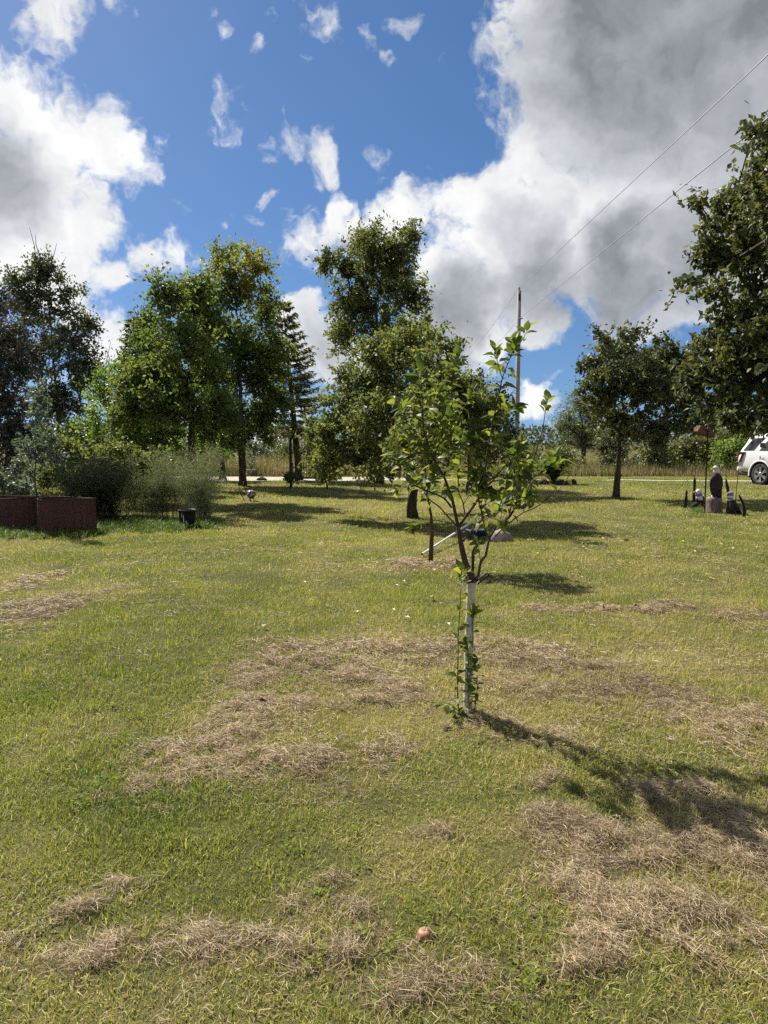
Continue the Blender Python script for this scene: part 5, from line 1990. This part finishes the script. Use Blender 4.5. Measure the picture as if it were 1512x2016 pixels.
sg = gnd(1404, 1010)
st_ = empty('tree_stump', (sg[0], sg[1], gz(*sg)))
tag(st_, 'short sawn tree stump carrying the tallest eagle statue', 'stump')
stm = MB()
rs = random.Random(2)
rings = []
for z, r in ((-.03, .215), (.03, .195), (.14, .178), (.27, .172), (.33, .168)):
    rings.append([(r * (1 + .07 * math.sin(5 * a) + .05 * math.sin(9 * a + 1)) * math.cos(a), r * (1 + .07 * math.sin(5 * a) + .05 * math.sin(9 * a + 1)) * math.sin(a), z) for a in [6.283 * i / 30 for i in range(30)]])
stm.loft(rings)
stm.build('bark', m_stump, st_, True)
MB().lathe([(0, .335), (.15, .336)], 24).build('sawn_top', m_pale_stone, st_)
bl = MB().box(.10, .17, -.03, .05, .325, .56)
bl.build('back_post', m_char, st_, bevel=.01)

# tallest eagle, wings folded, seen from behind, head turned left
e1 = empty('eagle_statue', (sg[0] + .005, sg[1], gz(*sg) + .335), R(12))
tag(e1, 'tallest eagle statue with white head and tail, perched on the stump', 'statue')
bd = MB()
prof = [(.03, .0, .10, .05, .05), (.09, .0, .12, .085, .075), (.20, .0, .05, .115, .10), (.33, .01, .0, .125, .11), (.45, .015, -.01, .105, .10), (.53, .02, -.015, .07, .075), (.58, .02, -.02, .045, .05)]
bd.loft([ering(cx_, -.02 + 0 * cy_, z, rx, ry) for z, cx_, cy_, rx, ry in prof])
bd.build('body', m_feather, e1, True)
for s in (-1, 1):
    wg = MB()
    wg.loft([ering(s * .045 + s * a_, -.055, z, rx, .045, 12) for z, a_, rx in ((.50, .03, .03), (.42, .05, .062), (.30, .05, .072), (.18, .03, .062), (.06, .0, .045), (-.01, -.02, .018))])
    wg.build('wing', m_feather, e1, True)
hd = MB()
hd.loft([ering(.02, -.015, .55, .062, .066), ering(.025, -.015, .60, .068, .07), ering(.02, -.01, .655, .066, .068), ering(.005, -.01, .70, .05, .052), ering(-.005, -.01, .722, .02, .02)])
hd.build('head', m_whitef, e1, True)
MB().tube([(-.045, -.02, .66), (-.095, -.03, .655), (-.115, -.035, .625)], [.026, .019, .003], 8).build('beak', m_beak, e1, True)
for s in (-1, 1):
    MB().lathe([(.009 * math.sin(t) + 1e-4, .009 * math.cos(t)) for t in np.linspace(0, math.pi, 7)], 8, (-.035, -.015 + s * .055, .675)).build('eye', m_black, e1)
MB().loft([ering(.0, -.01, .10, .05, .05), ering(-.005, -.03, .04, .085, .045), ering(-.01, -.035, -.005, .095, .03)]).build('tail', m_whitef, e1, True)
for s in (-1, 1):
    MB().tube([(s * .045, .06, .08), (s * .045, .075, .01), (s * .05, .12, .004)], .016, 6).build('foot', m_beak, e1, True)

# left eagle: striped white and lilac head leaning from a dark log
lg = gnd(1372, 1003)
lgt = empty('dark_log', (lg[0], lg[1], gz(*lg)))
tag(lgt, 'low dark log under the small left eagle statue', 'log')
lb_ = MB()
lb_.loft([ering(-.10, 0, -.02, .05, .07, 10), ering(-.06, 0, .10, .07, .08, 10), ering(.02, 0, .17, .09, .08, 10), ering(.09, 0, .15, .05, .06, 10)])
lb_.build('wood', m_char, lgt, True)
e2 = empty('eagle_statue', (lg[0] + .03, lg[1], gz(*lg) + .12), R(-8))
tag(e2, 'small left eagle statue, white and lilac striped, leaning on a dark log', 'statue')
MB().loft([ering(.03, 0, .0, .03, .03), ering(.03, 0, .06, .075, .06), ering(.02, 0, .15, .085, .075), ering(.01, 0, .22, .07, .065)]).build('body', m_whitef, e2, True)
MB().loft([ering(.025, -.01, .05, .086, .07), ering(.02, -.01, .10, .093, .082)], cap=False).build('breast_band', m_feather, e2, True)
MB().loft([ering(.0, -.005, .20, .078, .074), ering(-.002, -.005, .235, .082, .078), ering(-.005, -.005, .26, .074, .07)]).build('collar', m_lilac, e2, True)
MB().loft([ering(-.005, 0, .255, .07, .068), ering(-.012, 0, .30, .07, .066), ering(-.012, 0, .335, .05, .05), ering(-.01, 0, .352, .015, .015)]).build('head', m_whitef, e2, True)
MB().tube([(-.065, -.01, .29), (-.115, -.015, .285), (-.135, -.015, .255)], [.024, .016, .003], 8).build('beak', m_beak, e2, True)
for s in (-1, 1):
    MB().loft([ering(s * .06 + .03, -.02, z, rx, .03, 10) for z, rx in ((.20, .02), (.12, .035), (.02, .03), (-.05, .01))]).build('wing', m_feather, e2, True)

# right eagle: spreading dark body, banded lilac and white head
rg_ = gnd(1440, 1014)
e3 = empty('eagle_statue', (rg_[0], rg_[1], gz(*rg_)), R(6))
tag(e3, 'broad right eagle statue with a black sloping body and banded lilac head', 'statue')
MB().loft([ering(.05, 0, -.03, .20, .10), ering(.04, 0, .06, .175, .10), ering(.0, 0, .18, .12, .09), ering(-.04, 0, .30, .07, .07), ering(-.05, 0, .36, .05, .05)]).build('body', m_feather, e3, True)
for s in (-1, 1):
    MB().loft([ering(-.03 + s * .03, -.06, .32, .03, .02, 10), ering(.0 + s * .06, -.085, .18, .055, .025, 10), ering(.06 + s * .09, -.10, .02, .045, .02, 10)]).build('wing', m_feather, e3, True)
MB().loft([ering(-.05, 0, .30, .066, .064), ering(-.055, 0, .335, .07, .066)]).build('collar', m_whitef, e3, True)
MB().loft([ering(-.055, 0, .36, .075, .07), ering(-.055, 0, .39, .08, .074), ering(-.055, 0, .415, .072, .07)]).build('neck_band', m_whitef, e3, True)
MB().loft([ering(-.055, 0, .415, .07, .068), ering(-.05, 0, .455, .078, .07), ering(-.045, 0, .49, .055, .055), ering(-.04, 0, .505, .02, .02)]).build('head', m_lilac, e3, True)
MB().tube([(-.11, -.02, .45), (-.15, -.03, .445), (-.165, -.03, .42)], [.022, .016, .003], 8).build('beak', m_beak, e3, True)


def driftwood(label, px, py, topx, topy, w, seed, bend=0.0):
    g = gnd(px, py)
    t = at(topx, topy, g[1])
    rs = random.Random(seed)
    o = MB()
    rings = []
    hh = t.z
    for i in range(8):
        f = i / 7
        ww = w * (1 - .45 * f) * (1 + .18 * math.sin(i * 2.1 + seed))
        if i == 7: ww *= .35
        rings.append(ering((t.x - g[0]) * f + bend * math.sin(math.pi * f), 0, hh * f - (.04 if i == 0 else 0), ww, ww * .6, 9, .012 * rs.uniform(-1, 1)))
    o.loft(rings)
    ob = o.build('driftwood_post', m_char, None, False)
    ob.location = (g[0], g[1], gz(*g))
    tag(ob, label, 'driftwood', 'charred driftwood posts around the eagles')


driftwood('short charred driftwood post at the far left of the eagle group', 1348, 1001, 1352, 965, .045, 1, .01)
driftwood('tall charred driftwood post behind the small left eagle', 1366, 993, 1368, 938, .05, 2)
driftwood('tall charred driftwood post behind the broad right eagle', 1436, 1000, 1429, 941, .055, 3, .02)
driftwood('curved charred driftwood post at the far right of the eagle group', 1465, 1019, 1454, 975, .042, 4, .05)

for px, py0, py1, lab in ((1363, 915, 1000, 'thin iron rod left of the feeder pole'), (1447, 922, 1000, 'thin iron rod right of the tallest eagle')):
    g = gnd(px, py1)
    o = MB().tube([(0, 0, -.05), (.02, 0, at(px, py0, g[1]).z * .5), (.045, 0, at(px, py0, g[1]).z)], .008, 5).build('garden_rod', m_iron, None)
    o.location = (g[0], g[1], 0)
    tag(o, lab, 'rod')

# feeder: slim pole with a rusty tilted pan and a black bird on it
pg = gnd(1387, 1011)
fd = empty('bird_feeder', (pg[0], pg[1], gz(*pg)))
tag(fd, 'slim pole with a rusty tilted feeder pan and black metal bird, among the eagles', 'bird feeder')
FZ = at(1387, 862, pg[1]).z
MB().tube([(0, 0, -.1), (0, 0, FZ), (-.005, 0, FZ + .26)], .016, 8).build('pole', m_iron, fd, True)
pan = MB()
pl = [(-.22, FZ + .14), (-.15, FZ + .26), (-.02, FZ + .22), (.10, FZ + .17), (.17, FZ + .06), (.15, FZ - .02), (.0, FZ + .03), (-.20, FZ + .10)]
pan.prism(pl, .02, .26)
pan.build('rusty_pan', m_rust, fd, bevel=.012)
brd = MB()
brd.loft([[(x_, .12 + .05 * w_ * math.cos(a), z_ + .055 * w_ * math.sin(a)) for a in [6.283 * i / 10 for i in range(10)]] for x_, z_, w_ in ((-.03, FZ + .25, .15), (.0, FZ + .26, .6), (.05, FZ + .25, 1), (.10, FZ + .265, .95), (.14, FZ + .31, .7), (.165, FZ + .315, .35), (.20, FZ + .305, .05))])
brd.build('metal_bird', m_black, fd, True)

# tuft of weeds at the foot of the group
pts = []
for _ in range(45):
    q = gnd(rg.uniform(1345, 1470), rg.uniform(1004, 1020))
    pts.append(q)
for _ in range(60):
    pts.append(gnd(rg.normal(1376, 7), rg.uniform(1002, 1010)))
for _ in range(60):
    q = gnd(1217, 981); pts.append((q[0] + rg.normal(0, .22), q[1] + rg.normal(0, .15)))
pts = np.array(pts)
n = len(pts)
sc = rg.uniform(.5, .9, n)
scatter('foot_weeds', wt, m_weed, np.stack([pts[:, 0], pts[:, 1], height(pts[:, 0], pts[:, 1])], -1),
        np.stack([rg.normal(0, .1, n), rg.normal(0, .1, n), rg.uniform(0, 6.283, n)], -1), np.stack([sc * .8, sc * .8, sc * .6], -1), rg.integers(0, 3, n), .62 + rg.normal(0, .2, n))

# ------------------------------------------------------------------ white SUV on the drive
m_paint = simple('white_car_paint', (.68, .69, .70), (.65, .66, .67), 3, .22, spec=.5, coat=.6)
m_trim = simple('black_car_trim', (.014, .014, .015), (.02, .02, .02), 12, .55)
m_tyre = simple('tyre_rubber', (.02, .019, .018), (.032, .03, .028), 20, .85)
m_alloy = simple('alloy_wheel', (.55, .56, .58), (.42, .43, .45), 8, .28, metal=.85)
m_red = simple('red_lamp_glass', (.22, .02, .012), (.13, .012, .01), 9, .15, coat=.6)
m_clear = simple('clear_lamp_glass', (.55, .56, .58), (.4, .41, .43), 9, .1, coat=.6)
m_glass = simple('dark_tinted_glass', (.012, .014, .017), (.02, .022, .026), 2, .06, spec=.8, coat=.5)
CA = R(-71)
fw_ = Vector((math.cos(CA), math.sin(CA), 0))
wheel_at = Vector((at(1504, HORIZON, 27.5).x, 27.5, 0))
# local frame: +x forward, -y the side towards the camera; rear axle at x=0
right = Vector((fw_.y, -fw_.x, 0))
org = wheel_at - right * .86
suv = empty('parked_suv', (org.x, org.y, gz(org.x, org.y) + .01), CA)
tag(suv, 'white SUV parked on the drive, its rear end cut by the right edge', 'car')


def car_ring(x_, zb, zbelt, zroof, wb, wbelt, wroof):
    half = [(wb * .80, zb), (wb * .97, zb + .10), (wb, zb + .32), (wbelt, zbelt - .12), (wbelt * .975, zbelt), (wroof + (wbelt - wroof) * .35, zbelt + (zroof - zbelt) * .55), (wroof, zroof - .10), (wroof * .86, zroof - .015), (wroof * .45, zroof)]
    pts_ = [(x_, y_, z_) for y_, z_ in half] + [(x_, -y_, z_) for y_, z_ in reversed(half)]
    return pts_


body = MB()
S = [(-1.16, .52, 1.02, 1.06, .78, .80, .76), (-1.12, .44, 1.12, 1.30, .93, .92, .80), (-1.0, .42, 1.18, 1.52, .98, .97, .78), (-.78, .40, 1.20, 1.86, .99, .985, .74), (-.5, .38, 1.20, 1.92, 1.0, .99, .745),
     (.2, .36, 1.19, 1.945, 1.0, .99, .75), (1.2, .34, 1.17, 1.94, 1.0, .99, .75), (1.75, .34, 1.16, 1.90, 1.0, .985, .74), (2.15, .34, 1.15, 1.68, 1.0, .98, .74), (2.55, .34, 1.14, 1.32, 1.0, .97, .78),
     (2.75, .34, 1.10, 1.20, .99, .96, .80), (3.4, .36, 1.03, 1.12, .99, .95, .80), (3.85, .40, .98, 1.04, .95, .90, .74), (4.02, .46, .86, .90, .82, .78, .66)]
body.loft([car_ring(*s) for s in S])
bo = body.build('body', m_paint, suv, True)
# wheel arches cut out of the body sides
cut = MB()
for x_ in (0.0, 3.08):
    for s in (-1, 1):
        rings = [[(x_ + .475 * math.cos(6.283 * i / 32), y_, .40 + .475 * math.sin(6.283 * i / 32)) for i in range(32)] for y_ in (s * .62, s * 1.25)]
        cut.loft(rings)
co = link('arch_cutter', cut.mesh('arch_cutter'), suv)
md = bo.modifiers.new('arches', 'BOOLEAN')
md.operation = 'DIFFERENCE'
md.object = co
md.solver = 'EXACT'
bpy.context.view_layer.update()
dg = bpy.context.evaluated_depsgraph_get()
nm_ = bpy.data.meshes.new_from_object(bo.evaluated_get(dg))
bo.modifiers.clear()
bo.data = nm_
bpy.data.objects.remove(co)
if not bo.data.materials:
    bo.data.materials.append(m_paint)
elif bo.data.materials[0] is None:
    bo.data.materials[0] = m_paint
for x_ in (0.0, 3.08):
    for s in (-1, 1):
        ar = MB()
        a_ = [R(-8 + 196 * i / 18) for i in range(19)]
        V = [(x_ + r * math.cos(t), s * y_, .40 + r * math.sin(t)) for r, y_ in ((.470, .985), (.470, 1.012), (.53, 1.008), (.53, .985)) for t in a_]
        F = []
        for q in range(3):
            for i in range(18):
                F.append((q * 19 + i, q * 19 + i + 1, (q + 1) * 19 + i + 1, (q + 1) * 19 + i))
        ar.add(V, F)
        ar.build('arch_lip', m_paint, suv, True)
        ln_ = MB().loft([[(x_ + .468 * math.cos(6.283 * i / 28), s * y_, .40 + .468 * math.sin(6.283 * i / 28)) for i in range(28)] for y_ in (.60, .97)], cap=False)
        ln_.build('arch_liner', m_trim, suv, True)
        wh = empty('wheel', (x_, s * .87, .40))
        wh.parent = suv
        wh.rotation_euler = (0, 0, 0 if s < 0 else math.pi)
        ty = MB()
        prof = [(.29, -.11), (.36, -.125), (.39, -.11), (.402, -.06), (.402, .06), (.39, .11), (.36, .125), (.29, .11)]
        V, F = [], []
        for r, y_ in prof:
            for i in range(36):
                t = 6.28318 * i / 36
                V.append((r * math.cos(t), y_, r * math.sin(t)))
        for q in range(len(prof) - 1):
            for i in range(36):
                a, b_ = q * 36 + i, q * 36 + (i + 1) % 36
                F.append((a, b_, b_ + 36, a + 36))
        ty.add(V, F)
        ty.build('tyre', m_tyre, wh, True)
        rm = MB()
        V, F = [], []
        for r, y_ in ((.30, -.118), (.305, -.105), (.275, -.09), (.26, .09)):
            for i in range(36):
                t = 6.28318 * i / 36
                V.append((r * math.cos(t), y_, r * math.sin(t)))
        for q in range(3):
            for i in range(36):
                a, b_ = q * 36 + i, q * 36 + (i + 1) % 36
                F.append((a, b_, b_ + 36, a + 36))
        rm.add(V, F)
        rm.build('rim', m_alloy, wh, True)
        hub = MB().loft([[(r * math.cos(6.283 * i / 20), y_, r * math.sin(6.283 * i / 20)) for i in range(20)] for r, y_ in ((.075, -.06), (.075, -.105), (.06, -.112), (.002, -.112))])
        hub.build('hub', m_alloy, wh, True)
        bdisc = MB().loft([[(r * math.cos(6.283 * i / 24), y_, r * math.sin(6.283 * i / 24)) for i in range(24)] for r, y_ in ((.26, .0), (.26, .02))])
        bdisc.build('brake_disc', m_trim, wh)
        for k6 in range(6):
            t = 6.28318 * (k6 + .5) / 6
            c_, s_ = math.cos(t), math.sin(t)
            sp = MB()
            V = []
            for r, w_, yo in ((.05, .034, -.105), (.17, .040, -.10), (.285, .070, -.112)):
                for u, y_ in ((-w_, yo), (w_, yo), (w_, yo + .03), (-w_, yo + .03)):
                    V.append((r * c_ - u * s_, y_, r * s_ + u * c_))
            F = [(q + i, q + (i + 1) % 4, q + 4 + (i + 1) % 4, q + 4 + i) for q in (0, 4) for i in range(4)] + [(0, 1, 2, 3), (8, 9, 10, 11)]
            sp.add(V, F)
            sp.build('spoke', m_alloy, wh)


def side_y(z, x_=0.5):
    """half width of the body side at a height"""
    i = min(range(len(S)), key=lambda q: abs(S[q][0] - x_))
    _, zb, zbelt, zroof, wb, wbelt, wroof = S[i]
    zs_ = [zb, zb + .10, zb + .32, zbelt - .12, zbelt, zbelt + (zroof - zbelt) * .55, zroof - .10]
    ws_ = [wb * .80, wb * .97, wb, wbelt, wbelt * .975, wroof + (wbelt - wroof) * .35, wroof]
    return float(np.interp(z, zs_, ws_))


def side_panel(name, poly, mat, s, proud, thick=.012):
    V, F = [], []
    n = len(poly)
    for off in (proud, proud - thick):
        for x_, z_ in poly:
            V.append((x_, s * (side_y(z_, .5) + off), z_))
    F = [tuple(range(n)), tuple(range(2 * n - 1, n - 1, -1))] + [(i, i + n, (i + 1) % n + n, (i + 1) % n) for i in range(n)]
    return MB().add(V, F).build(name, mat, suv)


for s in (-1, 1):
    side_panel('quarter_window', [(-.88, 1.27), (-.72, 1.50), (-.56, 1.74), (.02, 1.76), (-.22, 1.50), (-.36, 1.27)], m_glass, s, .006)
    side_panel('rear_door_window', [(-.12, 1.27), (.02, 1.50), (.22, 1.76), (.98, 1.77), (.98, 1.50), (.98, 1.27)], m_glass, s, .006)
    side_panel('front_door_window', [(1.06, 1.27), (1.06, 1.50), (1.06, 1.77), (1.62, 1.74), (1.95, 1.50), (2.22, 1.27)], m_glass, s, .006)
    side_panel('sill', [(.50, .36), (.50, .46), (2.58, .46), (2.58, .36)], m_trim, s, .02, .03)
    for x_ in (.62, 1.72):
        MB().tube([(x_, s * 1.0, 1.045), (x_ + .02, s * 1.03, 1.05), (x_ + .2, s * 1.03, 1.05), (x_ + .22, s * 1.0, 1.045)], .014, 6).build('door_handle', m_alloy, suv, True)
    for x_ in (-.02, 1.02, 2.32):
        MB().box(x_ - .004, x_ + .004, s * 1.0 - .008, s * 1.0 + .004, .50, 1.10).build('door_gap', m_trim, suv)
    MB().tube([(-.6, s * .66, 1.93), (-.45, s * .665, 1.995), (.4, s * .67, 2.01), (1.4, s * .67, 1.995), (1.6, s * .66, 1.92)], .022, 6).build('roof_rail', m_paint if s < 0 else m_paint, suv, True)
    # tail lamp wrapped round the rear corner
    tl_ = MB()
    V = [(-1.24, s * .70, 1.22), (-1.23, s * .97, 1.22), (-.80, s * 1.035, 1.22), (-.88, s * 1.045, 1.05), (-.98, s * 1.045, .84), (-1.22, s * 1.02, .82), (-1.26, s * .78, .86)]
    W = [(x_ + .12, y_ * .90, z_) for x_, y_, z_ in V]
    n = len(V)
    tl_.add(V + W, [tuple(range(n)), tuple(range(2 * n - 1, n - 1, -1))] + [(i, i + n, (i + 1) % n + n, (i + 1) % n) for i in range(n)])
    tl_.build('tail_lamp', m_red, suv)
    hl = MB().box(3.80, 3.98, s * .60 - .16, s * .60 + .16, .84, .97)
    hl.build('headlamp', m_clear, suv, bevel=.02)
    mr = MB().loft([ering(2.02, s * 1.10, 1.17, .05, .09, 10), ering(2.0, s * 1.11, 1.25, .07, .11, 10), ering(2.03, s * 1.10, 1.33, .05, .08, 10)])
    mr.build('door_mirror', m_paint, suv, True)
rw = MB()
V = [(-1.085, -.70, 1.26), (-1.085, .70, 1.26), (-.845, .64, 1.80), (-.845, -.64, 1.80)]
W = [(x_ + .03, y_, z_) for x_, y_, z_ in V]
rw.add(V + W, [(0, 1, 2, 3), (7, 6, 5, 4), (0, 4, 5, 1), (1, 5, 6, 2), (2, 6, 7, 3), (3, 7, 4, 0)])
rw.build('rear_window', m_glass, suv)
wsn = MB()
V = [(2.60, -.78, 1.28), (2.60, .78, 1.28), (1.90, .68, 1.84), (1.90, -.68, 1.84)]
W = [(x_ - .04, y_, z_ - .02) for x_, y_, z_ in V]
wsn.add(V + W, [(0, 1, 2, 3), (7, 6, 5, 4), (0, 4, 5, 1), (1, 5, 6, 2), (2, 6, 7, 3), (3, 7, 4, 0)])
wsn.build('windscreen', m_glass, suv)
MB().box(-1.10, -.50, -.93, .93, .33, .47).build('rear_bumper_skirt', m_trim, suv, bevel=.03)
MB().box(-1.22, -1.0, -.90, .90, .47, .66).build('rear_bumper', m_paint, suv, bevel=.05)
MB().box(-1.02, -.62, -.5, .5, .22, .36).build('hitch_and_muffler', m_trim, suv, bevel=.03)
MB().box(3.95, 4.07, -.62, .62, .52, .86).build('grille', m_trim, suv, bevel=.03)
MB().box(3.80, 4.08, -.90, .90, .34, .52).build('front_bumper', m_trim, suv, bevel=.04)

# ------------------------------------------------------------------ fallen leaves and small litter
m_leaf_red = simple('red_fallen_leaf', (.12, .02, .015), (.07, .015, .012), 30, .6)
m_leaf_brown = simple('brown_fallen_leaf', (.20, .075, .035), (.12, .05, .025), 30, .65)
m_leaf_tan = simple('tan_fallen_leaf', (.42, .25, .15), (.27, .15, .09), 25, .6)
m_leaf_yel = simple('pale_fallen_leaf', (.50, .47, .28), (.35, .33, .18), 25, .7)


def fallen(label, px, py, size, mat, rot, tilt, fold=.5):
    g = gnd(px, py)
    me = leaf_mesh('fallen_leaf', 1.0, .62, fold, .3, .2)
    o = link('fallen_leaf', me, None, mat)
    o.location = (g[0], g[1], gz(*g) + .035)
    o.rotation_euler = (tilt, -.15, rot)
    o.scale = (size,) * 3
    tag(o, label, 'leaf', 'fallen leaves on the lawn')


fallen('dark red fallen leaf on the hay row left of the young tree', 508, 1392, .05, m_leaf_red, .3, .5)
fallen('upright brown fallen leaf beside the dark hay on the right', 1088, 1668, .045, m_leaf_brown, 1.4, 1.2)
m_apple = simple('tan_red_apple_skin', (.33, .18, .10), (.13, .035, .025), 28, .5, spec=.4, lo=.42, hi=.6)
ga = gnd(836, 1852)
ap = empty('fallen_apple', (ga[0], ga[1], gz(*ga) - .008))
ap.scale = (.86, .86, .8)
tag(ap, 'small tan and red fallen apple in the grass near the bottom middle', 'apple')
MB().lathe([(.001, .042), (.010, .046), (.020, .045), (.028, .034), (.030, .022), (.025, .008), (.014, .0), (.004, .002), (.001, .005)], 22).build('flesh', m_apple, ap, True)
MB().tube([(0, 0, .040), (.002, 0, .050), (.006, .002, .058)], .0013, 5).build('stalk', m_bark_young, ap)
fallen('brown fallen leaf on the far hay row at right', 1186, 1204, .07, m_leaf_brown, .8, .6)
fallen('small russet fallen leaf at the right end of the far hay row', 1258, 1202, .06, m_leaf_red, 2.0, .5)
fl = MB()
rs = random.Random(21)
for _ in range(85):
    if rs.random() < .7:
        a, b_ = gnd(rs.uniform(1040, 1512), rs.uniform(985, 1110))
    else:
        a, b_ = gnd(rs.uniform(420, 900), rs.uniform(1000, 1240))
    z = gz(a, b_) + rs.uniform(.025, .045)
    r = rs.uniform(.022, .042)
    t = rs.uniform(0, 6.28)
    u, v_ = (math.cos(t) * r, math.sin(t) * r), (-math.sin(t) * r * .6, math.cos(t) * r * .6)
    fl.add([(a - u[0], b_ - u[1], z), (a + v_[0], b_ + v_[1], z + .012), (a + u[0], b_ + u[1], z + .004), (a - v_[0], b_ - v_[1], z + .012)], [(0, 1, 2), (0, 2, 3)])
tag(fl.build('pale_leaf_litter', m_leaf_yel), kind='stuff')
